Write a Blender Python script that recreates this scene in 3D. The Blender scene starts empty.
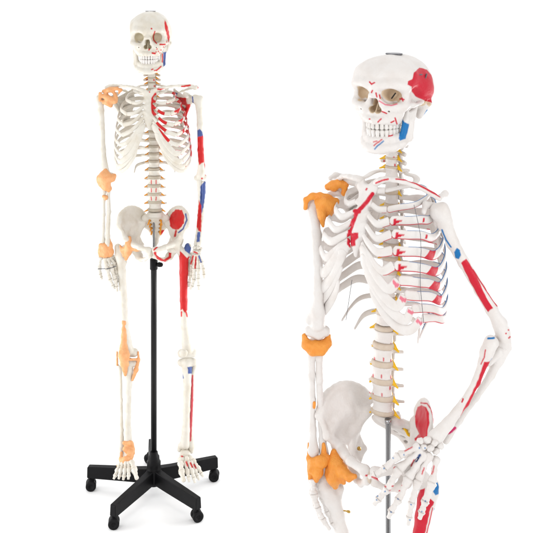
import bpy, math, random
import numpy as np
random.seed(7); np.random.seed(7)
C = bpy.context
scn = C.scene
col = scn.collection
MM = 0.001
F_PX, HZ, CAM_Z = 1000.0, -49.0, 1970.0      # focal length (px of a 533 px frame), horizon row, lens height (mm)
DIST = {'A': 3575.0, 'B': 2200.0}

# ---------------------------------------------------------------- signed-distance modelling
MARG = 22.0
class Body:
    def __init__(s): s.ops = []; s.lo = np.full(3, 1e9); s.hi = np.full(3, -1e9)
    def _add(s, sub, fn, lo, hi, k):
        lo = np.array(lo, float); hi = np.array(hi, float)
        if not sub: s.lo = np.minimum(s.lo, lo); s.hi = np.maximum(s.hi, hi)
        s.ops.append((sub, fn, lo, hi, k)); return s
    def cone(s, a, b, ra, rb, k=4, sub=False, sc=None):
        a = np.array(a, np.float32); b = np.array(b, np.float32); r = max(ra, rb)
        S = np.array(sc if sc is not None else (1, 1, 1), np.float32)
        def fn(x, y, z):
            A = a / S; B = b / S; px = x / S[0] - A[0]; py = y / S[1] - A[1]; pz = z / S[2] - A[2]
            d = B - A; L = float(d @ d) + 1e-6
            t = np.clip((px * d[0] + py * d[1] + pz * d[2]) / L, 0, 1)
            return (np.sqrt((px - t * d[0])**2 + (py - t * d[1])**2 + (pz - t * d[2])**2) - (ra + (rb - ra) * t)) * float(S.min())
        return s._add(sub, fn, np.minimum(a, b) - r * S, np.maximum(a, b) + r * S, k)
    def chain(s, n, k=4, sub=False, sc=None):
        for p, q in zip(n[:-1], n[1:]): s.cone(p[:3], q[:3], p[3], q[3], k, sub, sc)
        return s
    def ell(s, c, r, k=4, sub=False):
        c = np.array(c, np.float32); r = np.array(r, np.float32)
        def fn(x, y, z):
            X = x - c[0]; Y = y - c[1]; Z = z - c[2]
            k0 = np.sqrt((X / r[0])**2 + (Y / r[1])**2 + (Z / r[2])**2)
            k1 = np.sqrt((X / r[0]**2)**2 + (Y / r[1]**2)**2 + (Z / r[2]**2)**2) + 1e-6
            return k0 * (k0 - 1) / k1
        return s._add(sub, fn, c - r, c + r, k)
    def tri(s, a, b, c, th, k=4):
        a, b, c = [np.array(v, np.float32) for v in (a, b, c)]
        def fn(x, y, z):
            P = np.stack([x + 0 * y + 0 * z, y + 0 * x + 0 * z, z + 0 * x + 0 * y], -1)
            ba = b - a; cb = c - b; ac = a - c; nor = np.cross(ba, ac)
            pa = P - a; pb = P - b; pc = P - c
            sg = lambda e, p: np.sign(p @ np.cross(e, nor))
            m = (sg(ba, pa) + sg(cb, pb) + sg(ac, pc)) < 2.0
            def ed(e, p):
                t = np.clip((p @ e) / (e @ e), 0, 1)[..., None]
                return ((e * t - p)**2).sum(-1)
            d1 = np.minimum(np.minimum(ed(ba, pa), ed(cb, pb)), ed(ac, pc))
            d2 = (pa @ nor)**2 / (nor @ nor)
            return np.sqrt(np.where(m, d1, d2)) - th
        m = np.stack([a, b, c])
        return s._add(False, fn, m.min(0) - th, m.max(0) + th, k)
    def drum(s, c, a, b, h, waist=0.1, rnd=2.0, k=3):
        c = np.array(c, np.float32)
        def fn(x, y, z):
            X = x - c[0]; Y = y - c[1]; Z = z - c[2]
            w = 1 - waist * np.clip(1 - (Z / h)**2, 0, 1)
            q = (np.sqrt((X / a)**2 + (Y / b)**2) / w - 1) * min(a, b) + rnd
            v = np.abs(Z) - h + rnd
            q, v = np.broadcast_arrays(q, v)
            return np.minimum(np.maximum(q, v), 0) + np.sqrt(np.maximum(q, 0)**2 + np.maximum(v, 0)**2) - rnd
        return s._add(False, fn, c - (a, b, h), c + (a, b, h), k)
    def mesh(s, h, noise=0.0, nf=0.12):
        lo = s.lo - 3 * h - 3; n = np.ceil((s.hi + 3 * h + 3 - lo) / h).astype(int) + 1
        ax = [(lo[i] + h * np.arange(n[i])).astype(np.float32) for i in range(3)]
        Fd = np.full(n, 500.0, np.float32)
        for sub, fn, l, u, k in s.ops:
            i0 = np.clip(np.floor((l - MARG - lo) / h).astype(int), 0, n - 1); i1 = np.clip(np.ceil((u + MARG - lo) / h).astype(int) + 1, 1, n)
            if (i1 <= i0).any(): continue
            sl = tuple(slice(p, q) for p, q in zip(i0, i1))
            d = fn(ax[0][sl[0]][:, None, None], ax[1][sl[1]][None, :, None], ax[2][sl[2]][None, None, :]).astype(np.float32)
            f = Fd[sl]
            if sub:
                d = -d; g = np.clip(k - np.abs(f - d), 0, None) / k; Fd[sl] = np.maximum(f, d) + g * g * k / 4
            else:
                g = np.clip(k - np.abs(f - d), 0, None) / k; Fd[sl] = np.minimum(f, d) - g * g * k / 4
        if noise:
            x, y, z = ax[0][:, None, None], ax[1][None, :, None], ax[2][None, None, :]
            Fd += noise * (np.sin(x * nf + 1.3 * np.sin(y * nf * 1.3)) * np.cos(z * nf * 1.1 + 1.1 * np.sin(x * nf * .9)) + .5 * np.sin(y * nf * 2.3 + z * nf * 1.9) * np.cos(x * nf * 2.1))
        return nets(Fd, lo, h)

def nets(Fd, lo, h):
    """surface nets: one vertex per crossed cell, one quad per crossed edge"""
    ins = Fd < 0
    nx, ny, nz = Fd.shape
    acc = np.zeros((nx - 1, ny - 1, nz - 1, 3), np.float32); cnt = np.zeros((nx - 1, ny - 1, nz - 1), np.float32)
    for axis in range(3):
        o = [a for a in range(3) if a != axis]
        sA = [slice(None)] * 3; sB = [slice(None)] * 3; sA[axis] = slice(0, -1); sB[axis] = slice(1, None)
        fa, fb = Fd[tuple(sA)], Fd[tuple(sB)]
        cr = (fa < 0) != (fb < 0)
        t = np.where(cr, fa / np.where(cr, fa - fb, 1), 0)
        for da in (0, 1):
            for db in (0, 1):
                ss = [None] * 3; ss[axis] = slice(None)
                ss[o[0]] = slice(da, Fd.shape[o[0]] - 1 + da); ss[o[1]] = slice(db, Fd.shape[o[1]] - 1 + db)
                c_, t_ = cr[tuple(ss)], t[tuple(ss)]
                cnt += c_; acc[..., axis] += t_; acc[..., o[0]] += c_ * da; acc[..., o[1]] += c_ * db
    act = cnt > 0
    idx = np.full(act.shape, -1, np.int64); idx[act] = np.arange(act.sum())
    ijk = np.argwhere(act)
    V = (ijk + acc[act] / cnt[act][:, None]) * h + lo
    Q = []
    for axis in range(3):
        o = [(axis + 1) % 3, (axis + 2) % 3]
        sA = [slice(None)] * 3; sB = [slice(None)] * 3; sA[axis] = slice(0, -1); sB[axis] = slice(1, None)
        ia, ib = ins[tuple(sA)], ins[tuple(sB)]
        e = np.argwhere(ia != ib)
        e = e[(e[:, o[0]] > 0) & (e[:, o[1]] > 0) & (e[:, o[0]] < Fd.shape[o[0]] - 1) & (e[:, o[1]] < Fd.shape[o[1]] - 1)]
        flip = ia[tuple(e.T)]
        def g(a, b):
            q = e.copy(); q[:, o[0]] -= a; q[:, o[1]] -= b; return idx[tuple(q.T)]
        q = np.stack([g(1, 1), g(0, 1), g(0, 0), g(1, 0)], 1)
        q[~flip] = q[~flip][:, ::-1]
        Q.append(q)
    return V, np.concatenate(Q)

# ---------------------------------------------------------------- swept shapes
def spline(P, n):
    P = np.array(P, float); m = len(P)
    if m == 2: return np.array([P[0] + (P[1] - P[0]) * t for t in np.linspace(0, 1, n)])
    E = np.vstack([2 * P[0] - P[1], P, 2 * P[-1] - P[-2]]); out = []
    for u in np.linspace(0, m - 1, n):
        i = min(int(u), m - 2); t = u - i; a, b, c, d = E[i:i + 4]
        out.append(.5 * ((2 * b) + (-a + c) * t + (2 * a - 5 * b + 4 * c - d) * t * t + (-a + 3 * b - 3 * c + d) * t**3))
    return np.array(out)
def sweep(P, n=24, seg=12, up=(0, 0, 1)):
    """P rows: x y z halfthickness halfheight; returns verts, quads, (t, angle) per vertex"""
    S = spline(P, n); X = S[:, :3]; T = np.gradient(X, axis=0); T /= np.linalg.norm(T, axis=1)[:, None] + 1e-9
    up = np.array(up, float); s = np.cross(T, up); s /= np.linalg.norm(s, axis=1)[:, None] + 1e-9; u = np.cross(s, T)
    V = []; U = []
    for i in range(n):
        e = 1.0
        if i == 0 or i == n - 1: e = .35
        elif i == 1 or i == n - 2: e = .85
        for j in range(seg):
            a = 2 * math.pi * j / seg; ca, sa = math.cos(a), math.sin(a)
            V.append(X[i] + e * (s[i] * ca * S[i, 3] + u[i] * sa * S[i, 4])); U.append((i / (n - 1), a))
    Fc = []
    for i in range(n - 1):
        for j in range(seg):
            k = (j + 1) % seg; Fc.append((i * seg + j, i * seg + k, (i + 1) * seg + k, (i + 1) * seg + j))
    Fc = [list(f) for f in Fc] + [list(range(seg))[::-1], [(n - 1) * seg + j for j in range(seg)]]
    return np.array(V), Fc, np.array(U)

# ---------------------------------------------------------------- materials
def lin(r, g, b):
    f = lambda c: (c / 255 / 12.92) if c / 255 <= .04045 else ((c / 255 + .055) / 1.055)**2.4
    return (f(r) * ALB, f(g) * ALB, f(b) * ALB)
ALB = .78
def mat(name, base, rough=.5, attr=False, noise=0.0, nscale=60, bump=0.0, bscale=400, metal=0.0, spec=.4, sss=0.0, tint=(.8, .7, .55), fibre=(1, 1, 1)):
    m = bpy.data.materials.new(name); m.use_nodes = True; nt = m.node_tree; b = nt.nodes['Principled BSDF']
    b.inputs['Roughness'].default_value = rough; b.inputs['Metallic'].default_value = metal
    b.inputs['Specular IOR Level'].default_value = spec
    src = None
    if attr:
        a = nt.nodes.new('ShaderNodeAttribute'); a.attribute_name = 'paint'; src = a.outputs['Color']
    else:
        r = nt.nodes.new('ShaderNodeRGB'); r.outputs[0].default_value = (*base, 1); src = r.outputs[0]
    tc = nt.nodes.new('ShaderNodeTexCoord')
    if noise:
        n = nt.nodes.new('ShaderNodeTexNoise'); n.inputs['Scale'].default_value = nscale; n.inputs['Detail'].default_value = 6
        nt.links.new(tc.outputs['Object'], n.inputs['Vector'])
        mr = nt.nodes.new('ShaderNodeMapRange'); mr.inputs[1].default_value = .42; mr.inputs[2].default_value = .72
        mr.inputs[3].default_value = 0; mr.inputs[4].default_value = noise
        nt.links.new(n.outputs['Fac'], mr.inputs[0])
        mx = nt.nodes.new('ShaderNodeMix'); mx.data_type = 'RGBA'; mx.blend_type = 'MULTIPLY'
        nt.links.new(mr.outputs[0], mx.inputs[0]); nt.links.new(src, mx.inputs[6]); mx.inputs[7].default_value = (*tint, 1)
        src = mx.outputs[2]
    nt.links.new(src, b.inputs['Base Color'])
    if bump:
        n = nt.nodes.new('ShaderNodeTexNoise'); n.inputs['Scale'].default_value = bscale; n.inputs['Detail'].default_value = 5
        mp = nt.nodes.new('ShaderNodeMapping'); mp.inputs['Scale'].default_value = fibre; mp.inputs['Rotation'].default_value = (0, .35, 0) if fibre[2] < 1 else (0, 0, 0)
        nt.links.new(tc.outputs['Object'], mp.inputs['Vector']); nt.links.new(mp.outputs[0], n.inputs['Vector'])
        bp = nt.nodes.new('ShaderNodeBump'); bp.inputs['Strength'].default_value = bump; bp.inputs['Distance'].default_value = .002
        nt.links.new(n.outputs['Fac'], bp.inputs['Height']); nt.links.new(bp.outputs[0], b.inputs['Normal'])
    if sss:
        b.inputs['Subsurface Weight'].default_value = sss; b.inputs['Subsurface Radius'].default_value = (.008, .005, .003)
    return m
BONE = {'A': lin(235, 230, 219), 'B': lin(243, 238, 234)}
TAN = {'A': lin(232, 222, 196), 'B': lin(236, 214, 184)}
RED = {'A': lin(214, 22, 24), 'B': lin(216, 8, 46)}
BLUE = {'A': lin(72, 94, 160), 'B': lin(0, 120, 190)}
PINK = {'A': lin(225, 130, 130), 'B': lin(244, 130, 150)}
M = {}
for k in 'AB':
    M['bone' + k] = mat('bone_plastic_' + k, BONE[k], .42, attr=True, noise=.5 if k == 'A' else .42, nscale=34, bump=.35, bscale=260, spec=.35, tint=(.80, .72, .60) if k == 'A' else (.86, .80, .76))
    M['disc' + k] = mat('disc_rubber_' + k, lin(*((196, 186, 168) if k == 'A' else (222, 206, 188))), .6, noise=.3, nscale=90, bump=.3)
    M['lig' + k] = mat('ligament_rubber_' + k, lin(*((250, 184, 126) if k == 'A' else (255, 166, 62))), .4, noise=.6, nscale=70, bump=.9, bscale=260, tint=(.95, .72, .52), spec=.45, fibre=(1.8, 1.8, .22))
    M['nerve' + k] = mat('nerve_rubber_' + k, lin(*((240, 160, 50) if k == 'A' else (252, 196, 20))), .4)
M['teeth'] = mat('tooth_enamel', lin(244, 240, 236), .25, noise=.2, nscale=200)
M['black'] = mat('black_plastic', lin(19, 19, 21), .45, noise=.4, nscale=30, bump=.2, bscale=900, spec=.12)
M['pole'] = mat('black_enamelled_steel', lin(14, 14, 16), .33, noise=.3, nscale=30, spec=.25)
M['tyre'] = mat('caster_rubber', lin(18, 18, 20), .55, bump=.2, spec=.15)
M['chrome'] = mat('brushed_steel', lin(190, 190, 192), .22, metal=1.0, bump=.05)
M['brass'] = mat('brass', lin(210, 170, 90), .3, metal=1.0)
M['wire'] = mat('grey_wire', lin(120, 120, 125), .35, metal=.8)
M['slot'] = mat('dark_slot', lin(40, 38, 38), .6)
M['sweep'] = mat('white_sweep_paper', (.93, .93, .93), .9, noise=.03, nscale=4, tint=(.97, .97, .97), spec=.1)

# ---------------------------------------------------------------- object building
def obj(name, V, Fc, m, parent, smooth=True):
    me = bpy.data.meshes.new(name)
    V = np.asarray(V, float) * MM
    if isinstance(Fc, np.ndarray):
        me.vertices.add(len(V)); me.vertices.foreach_set('co', V.astype(np.float32).ravel())
        me.loops.add(Fc.size); me.loops.foreach_set('vertex_index', Fc.astype(np.int32).ravel())
        me.polygons.add(len(Fc)); me.polygons.foreach_set('loop_start', np.arange(0, Fc.size, 4, dtype=np.int32))
        me.update(calc_edges=True)
    else:
        me.from_pydata(V.tolist(), [], [list(f) for f in Fc]); me.update()
    me.polygons.foreach_set('use_smooth', [smooth] * len(me.polygons))
    me.materials.append(m)
    o = bpy.data.objects.new(name, me); col.objects.link(o)
    if parent is not None:
        o.parent = parent
        base = parent
        off = np.zeros(3)
        while base is not None: off += np.array(base.location); base = base.parent
        o.location = -off
    return o
def thing(name, loc, label, cat, group=None):
    o = bpy.data.objects.new(name, None); col.objects.link(o); o.location = [c * MM for c in loc]
    o.empty_display_size = .05
    o['label'] = label; o['category'] = cat
    if group: o['group'] = group
    return o
def normals(V, Fc):
    N = np.zeros_like(V); Fq = np.array([f[:4] for f in Fc if len(f) == 4]) if not isinstance(Fc, np.ndarray) else Fc
    n = np.cross(V[Fq[:, 2]] - V[Fq[:, 0]], V[Fq[:, 3]] - V[Fq[:, 1]])
    for i in range(4): np.add.at(N, Fq[:, i], n)
    return N / (np.linalg.norm(N, axis=1)[:, None] + 1e-9)
def proj(V):
    return np.stack([266.5 + V[:, 0] / V[:, 1] * F_PX, HZ + (CAM_Z - V[:, 2]) / V[:, 1] * F_PX], 1)
def un(k, px, py, dy=0.0):
    d = DIST[k] + dy
    return np.array([(px - 266.5) * d / F_PX, d, CAM_Z - (py - HZ) * d / F_PX])
def inpoly(P, poly):
    x, y = P[:, 0], P[:, 1]; r = np.zeros(len(P), bool); n = len(poly); j = n - 1
    for i in range(n):
        xi, yi = poly[i]; xj, yj = poly[j]
        if yi != yj: r ^= ((yi > y) != (yj > y)) & (x < (xj - xi) * (y - yi) / (yj - yi) + xi)
        j = i
    return r
def dline(P, L):
    d = np.full(len(P), 1e9)
    if len(L) == 1: return np.hypot(P[:, 0] - L[0][0], P[:, 1] - L[0][1])
    for a, b in zip(L[:-1], L[1:]):
        a = np.array(a, float); e = np.array(b, float) - a; t = np.clip(((P - a) @ e) / (e @ e + 1e-9), 0, 1)[:, None]
        d = np.minimum(d, np.linalg.norm(P - a - e * t, axis=1))
    return d
PAINT = {}
def paint(o, k, V, Fc, keys=(), extra=None):
    c = np.ones((len(V), 4), np.float32); c[:, :3] = BONE[k]
    if extra is not None:
        for m_, cc in extra: c[m_, :3] = cc
    for key in keys:
        for kind, pts, w, cc in PAINT.get((k, key), []):
            P = proj(V); N = normals(V, Fc); view = V - np.array([0, 0, CAM_Z]); fr = (N * view).sum(1) < 0
            J = .16 * np.stack([np.sin(V[:, 2] * .35 + V[:, 0] * .2), np.cos(V[:, 0] * .4 + V[:, 2] * .17)], 1)
            if kind == 'poly': sd = dline(P + J, list(pts) + [pts[0]]) * np.where(inpoly(P + J, pts), -1, 1)
            else: sd = dline(P + J * .5, pts) - w
            wt = np.where(fr, np.clip(.5 - sd / .7, 0, 1), 0)[:, None]
            c[:, :3] = c[:, :3] * (1 - wt) + np.array(cc) * wt
    a = o.data.color_attributes.new('paint', 'FLOAT_COLOR', 'POINT'); a.data.foreach_set('color', c.ravel())
def bone(name, k, VF, parent, keys=(), extra=None):
    o = obj(name, VF[0], VF[1], M['bone' + k], parent); paint(o, k, VF[0], VF[1], keys, extra); return o

# ---------------------------------------------------------------- how each model hangs: twist and lean along its height
TAB = {
 'A': dict(z=[860, 1050, 1250, 1400, 1500, 1560], cx=[154, 154, 152.6, 151, 150.5, 150.5], yaw=[0, 0, 0, 0, 0, 0], sc=[1, 1, 1, 1, 1, 1]),
 'B': dict(z=[860, 1040, 1200, 1350, 1470, 1530, 1560], cx=[381, 378, 377.5, 378.5, 380.5, 384, 394], yaw=[20, 24, 33, 40, 38, 35, 33.5], sc=[1.05, 1.04, 1.04, 1.02, 1.02, 1.03, 1.03],
           zc=[0, 1052, 1200, 1484, 1542, 2000], zb=[-94, 958, 1150, 1476, 1543, 2001]),
}
def warp(k, V, dz=0.0, dx=0.0, z_as=None, sx=1.0):
    V = np.array(V, float).reshape(-1, 3); t = TAB[k]; z = V[:, 2] if z_as is None else np.full(len(V), float(z_as))
    cx = np.interp(z, t['z'], t['cx']); yw = np.radians(np.interp(z, t['z'], t['yaw'])); s = np.interp(z, t['z'], t['sc'])
    x = V[:, 0] * s * sx; y = V[:, 1] * s
    X = x * np.cos(yw) + y * np.sin(yw); Y = -x * np.sin(yw) + y * np.cos(yw)
    Z = V[:, 2]
    if 'zc' in t:
        if z_as is None: Z = np.interp(Z, t['zc'], t['zb'])
        else:
            sl = (np.interp(z_as + 8, t['zc'], t['zb']) - np.interp(z_as - 8, t['zc'], t['zb'])) / 16
            Z = np.interp(z_as, t['zc'], t['zb']) + (Z - z_as) * sl
    return np.stack([X + (cx - 266.5) * DIST[k] / F_PX + dx, Y + DIST[k], Z + dz], 1)
def whead(k, V, sx=1.0):
    W = warp(k, V, z_as=1600, sx=sx)
    if k == 'B': W[:, 2] = np.interp(np.asarray(V)[:, 2], [1500, 1620, 1700, 1800], [1500, 1619, 1694, 1784])
    return W
def wpelvis(k, V, sacrum=False):
    V = np.array(V, float).reshape(-1, 3)
    W = warp(k, V, z_as=960)
    if k == 'B' and sacrum: W[:, 0] += 8 + 46 * np.clip((1020 - V[:, 2]) / 60, 0, 1)
    if k == 'B': W[:, 2] = (935 + (V[:, 2] - 1030) * .95) if sacrum else (903 + (V[:, 2] - 960) * 1.1)
    return W

EXEC_PARTS = True
# ================================================================ SKULL (one sculpt, two castings)
def SOCK(s):
    return [((s * 33, -100, 1668), (s * 31, -66, 1668), 18, 14), ((s * 37, -100, 1665), (s * 34, -68, 1666), 16, 13), ((s * 6.5, -110, 1633), (s * 6, -66, 1636), 7.2, 6.5), ((0, -110, 1651), (0, -66, 1649), 7, 7)]
def make_skull():
    b = Body()
    b.ell((0, 8, 1690), (70, 92, 65), 20).ell((0, -42, 1702), (65, 50, 49), 22).ell((0, 50, 1662), (58, 48, 46), 20)
    b.ell((0, 10, 1650), (54, 62, 30), 18)
    b.ell((0, -58, 1628), (33, 32, 34), 14)
    for s in (-1, 1):
        b.ell((s * 50, 15, 1672), (22, 45, 34), 16)
        b.chain([(0, -86, 1690, 6), (s * 22, -86, 1693, 6), (s * 42, -79, 1694, 6), (s * 55, -64, 1685, 6)], 14)
        b.chain([(s * 54, -64, 1684, 6), (s * 54, -60, 1668, 5.5), (s * 53, -64, 1650, 8)], 6)
        b.chain([(s * 51.5, -65, 1645, 10), (s * 42, -76, 1642, 10), (s * 24, -82, 1638, 9), (s * 14, -86, 1650, 5), (s * 8, -92, 1668, 5)], 7)
        b.chain([(s * 52, -64, 1646, 8), (s * 61, -44, 1645, 6), (s * 66, -20, 1647, 4.2), (s * 66, 0, 1650, 5)], 5)
        b.chain([(s * 58, 20, 1640, 16), (s * 54, 6, 1614, 8)], 8); b.cone((s * 52, -58, 1690), (s * 54, -40, 1716), 8, 8, 16); b.ell((s * 29, -58, 1619), (15, 26, 20), 10); b.ell((s * 45, -50, 1660), (13, 18, 20), 6); b.chain([(s * 62, 0, 1652, 8), (s * 60, 18, 1654, 10)], 6)
        b.chain([(s * 48, -68, 1640, 9), (s * 40, -66, 1626, 9), (s * 31, -62, 1614, 9)], 9)
    b.cone((0, -86, 1688), (0, -97, 1662), 8, 5, 6)
    arch = [(31, -42), (29.5, -58), (24, -72), (14, -83), (0, -88)]
    A2 = [(x, y) for x, y in arch] + [(-x, y) for x, y in arch[::-1][1:]]
    b.chain([(x, y, 1611, 7.5) for x, y in A2], 6)
    for s in (-1, 1):
        b.cone((s * 70, -38, 1672), (s * 71, -28, 1662), 12, 13, 9, sub=True)
        b.cone((s * 50, -30, 1632), (s * 50, -20, 1622), 12, 13, 6, sub=True)
        b.cone(*SOCK(s)[0], 3.5, sub=True, sc=(1.1, 1, 1))
        b.cone(*SOCK(s)[1], 3.5, sub=True)
        b.cone(*SOCK(s)[2], 3, sub=True)
        b.ell((s * 70, -2, 1648), (8, 5, 5), 2, sub=True); b.ell((s * 72, 14, 1644), (6, 6, 5), 5, sub=True)
        b.ell((s * 30, -86, 1634), (2.2, 6, 2.2), 1.5, sub=True)
    b.cone(*SOCK(0)[3], 5, sub=True, sc=(.9, 1, 1.7))
    b.cone((0, -84, 1630), (0, -68, 1655), 1.4, 1.4, 1)
    return b.mesh(1.35, .25, .11)
def make_jaw():
    b = Body()
    lo = [(0, -82, 1553, 12), (15, -80, 1552, 11.5), (30, -68, 1554, 10), (41, -50, 1560, 8.5), (48, -32, 1569, 8.5)]
    hi = [(0, -83, 1568, 8), (13, -79, 1568, 8), (25, -66, 1571, 9), (37, -46, 1573, 9)]
    for s in (-1, 1):
        b.chain([(s * x, y, z, r) for x, y, z, r in lo], 6); b.chain([(s * x, y, z, r) for x, y, z, r in hi], 6)
        b.tri((s * 40, -48, 1562), (s * 48, -30, 1570), (s * 53, -26, 1628), 4.2, 5)
        b.tri((s * 40, -48, 1562), (s * 47, -42, 1622), (s * 53, -26, 1628), 4.2, 5)
        b.chain([(s * 49, -32, 1571, 7), (s * 53, -27, 1612, 5.5), (s * 56, -16, 1642, 5)], 5)
        b.chain([(s * 41, -48, 1575, 5), (s * 46, -44, 1612, 5), (s * 50, -42, 1638, 3)], 5)
    b.cone((-10, -88, 1548), (10, -88, 1548), 7, 7, 8)
    return b.mesh(1.6, .25, .11)
def make_teeth(up):
    b = Body(); arch = spline([(31.5, -40), (30.5, -54), (26, -70), (17, -84), (0, -91), (-17, -84), (-26, -70), (-30.5, -54), (-31.5, -40)], 200)
    L = np.r_[0, np.cumsum(np.linalg.norm(np.diff(arch, axis=0), axis=1))]
    za = 1598 if up else 1584
    b.chain([(x * .84, y * .9 + 2, za, 5) for x, y in arch[::20]] + [(arch[-1][0] * .84, arch[-1][1] * .9 + 2, za, 5)], 1, sc=(1, 1, 1.6))
    for i in range(14):
        u = (i + .5) / 14 * L[-1]; x = np.interp(u, L, arch[:, 0]); y = np.interp(u, L, arch[:, 1]); c = abs(i - 6.5)
        r = 4.3 if c < 3 else 4.9
        if up: b.cone((x * .98, y * .985 + 1, 1604), (x * .97, y * .98 + 1, 1595.5), r * .82, r * .98, .5)
        else: b.cone((x * .94, y * .95 + 1, 1575), (x * .955, y * .965 + 1, 1587.5), r * .84, r * .98, .5)
    return b.mesh(1.1, .1, .3)
SKULL = make_skull(); JAW = make_jaw(); TU = make_teeth(True); TL = make_teeth(False)
print('skull', len(SKULL[0]))

# ================================================================ VERTEBRAE
def make_vertebra(kind):
    b = Body()
    if kind == 'lumbar': a, d, h = 24, 16, 10.5
    elif kind == 'thoracic': a, d, h = 17, 14, 9.5
    else: a, d, h = 13, 9, 6.2
    b.drum((0, 0, 0), a, d, h, .13, 2.2)
    t = {'lumbar': 38, 'thoracic': 30, 'cervical': 25}[kind]
    for s in (-1, 1):
        b.chain([(s * a * .55, d * .8, 2, 4 if kind != 'cervical' else 3), (s * a * .6, d + 10, 1, 4 if kind != 'cervical' else 3), (0, d + 20, -1, 3.5)], 3)
        b.chain([(s * a * .6, d + 8, 1, 3.8), (s * t, d + (10 if kind == 'lumbar' else 16 if kind == 'thoracic' else -2), 2 if kind != 'cervical' else -1, 3.2 if kind != 'cervical' else 3.8)], 4)
        b.cone((s * a * .6, d + 12, -h - 2), (s * a * .6, d + 12, h + 2), 4.2, 4.2, 3)
    if kind == 'lumbar': b.cone((0, d + 18, 0), (0, d + 42, -5), 4, 5, 4, sc=(.6, 1, 1.6))
    elif kind == 'thoracic': b.cone((0, d + 18, 0), (0, d + 40, -22), 4, 3, 4)
    else: b.cone((0, d + 12, 0), (0, d + 30, -6), 3.2, 3.4, 3)
    return b.mesh(1.8 if kind != 'cervical' else 1.4, .25, .2)
VERT = {q: make_vertebra(q) for q in ('cervical', 'thoracic', 'lumbar')}
def drum_mesh(a, d, h):
    b = Body(); b.drum((0, 0, 0), a, d, h, -.08, 2.0); return b.mesh(1.8)
DISC = {'cervical': drum_mesh(13, 9, 3), 'thoracic': drum_mesh(17.2, 14.2, 4.2), 'lumbar': drum_mesh(24.5, 16.5, 5.2)}
def make_nerve():
    b = Body()
    b.cone((9, 9, 3), (16, 3, -1), 3.6, 3.4, 3); b.cone((16, 3, -1), (27, -3, -5), 3.2, 1.6, 3)
    return b.mesh(1.5)
NERVE = make_nerve()
# level: (kind, z, y, scale)
LEVELS = []
for i in range(7): LEVELS.append(('cervical', 1606 - i * 17.0, 22 + 3 * i, .92 + .04 * i, 'C%d' % (i + 1)))
for i in range(12):
    LEVELS.append(('thoracic', 1484 - i * 25.8, 44 + 12 * math.sin(math.pi * i / 11) - 10 * (i / 11), .92 + .022 * i, 'T%d' % (i + 1)))
for i in range(5): LEVELS.append(('lumbar', 1171 - i * 29.6, 32 - 8 * math.sin(math.pi * i / 4), .93 + .02 * i, 'L%d' % (i + 1)))
LEV = {l[4]: l for l in LEVELS}

def build_spine(k, root):
    for n, (kind, z, y, s, nm) in enumerate(LEVELS):
        V, Fc = VERT[kind]
        lx = 1.0
        W = V * np.array([s, s, s if kind != 'thoracic' else 1.0]) + (0, y, z)
        W = warp(k, W, z_as=z)
        o = bone('vertebra', k, (W, Fc), root, ('spine',))
        if n < len(LEVELS) - 1 and nm != 'C1':
            nz = LEVELS[n + 1][1]; ny = LEVELS[n + 1][2]; zz = (z + nz) / 2
        else: zz = z - 15; ny = y
        DV, DF = DISC[kind]
        obj('disc', warp(k, DV * np.array([s, s, 1]) + (0, (y + ny) / 2, zz), z_as=zz), DF, M['disc' + k], o)
        if nm in ('C1',): continue
        for sd in (-1, 1):
            NV, NF = NERVE; sc = {'cervical': .82, 'thoracic': .95, 'lumbar': 1.25}[kind] * s
            q = NV * sc * (1.05 if k == 'B' and sd > 0 and kind == 'lumbar' else 1); q = q * np.array([sd * (.72 if k == 'B' and sd < 0 and kind == 'lumbar' else 1), 1, 1])
            obj('nerve_root', warp(k, q + (sd * (2 if kind == 'cervical' else 3), y, zz), z_as=zz), NF if sd > 0 else NF[:, ::-1], M['nerve' + k], o)

# ================================================================ RIB CAGE
RIBP = { # junction x y z, lateral radius, back y
 1: (34, -38, 1466, 50, 62), 2: (60, -56, 1436, 78, 84), 3: (76, -70, 1398, 97, 98), 4: (88, -79, 1362, 110, 106), 5: (96, -84, 1326, 119, 110),
 6: (102, -86, 1292, 126, 112), 7: (107, -82, 1262, 131, 111), 8: (113, -72, 1236, 135, 108), 9: (119, -58, 1216, 136, 102), 10: (122, -40, 1204, 134, 95),
 11: (92, 10, 1188, 112, 86), 12: (74, 40, 1168, 88, 76)}
CART = {
 1: [(22, -50, 1466)], 2: [(40, -64, 1436), (19, -64, 1443)], 3: [(48, -79, 1404), (17, -74, 1425)], 4: [(54, -88, 1374), (17, -80, 1407)], 5: [(64, -94, 1342), (34, -92, 1368), (16, -85, 1390)],
 6: [(74, -96, 1306), (40, -96, 1344), (15, -88, 1376)], 7: [(84, -94, 1270), (46, -98, 1318), (24, -94, 1350), (13, -88, 1366)],
 8: [(98, -84, 1236), (68, -94, 1266), (36, -98, 1318), (24, -94, 1338)], 9: [(108, -72, 1214), (82, -86, 1238), (54, -94, 1280), (34, -96, 1312)],
 10: [(116, -58, 1201), (98, -70, 1204), (74, -84, 1230), (56, -90, 1262), (44, -94, 1288)]}
JLIFT = {3: 22, 4: 38, 5: 46, 6: 55, 7: 58, 8: 56, 9: 50, 10: 40}
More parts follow.
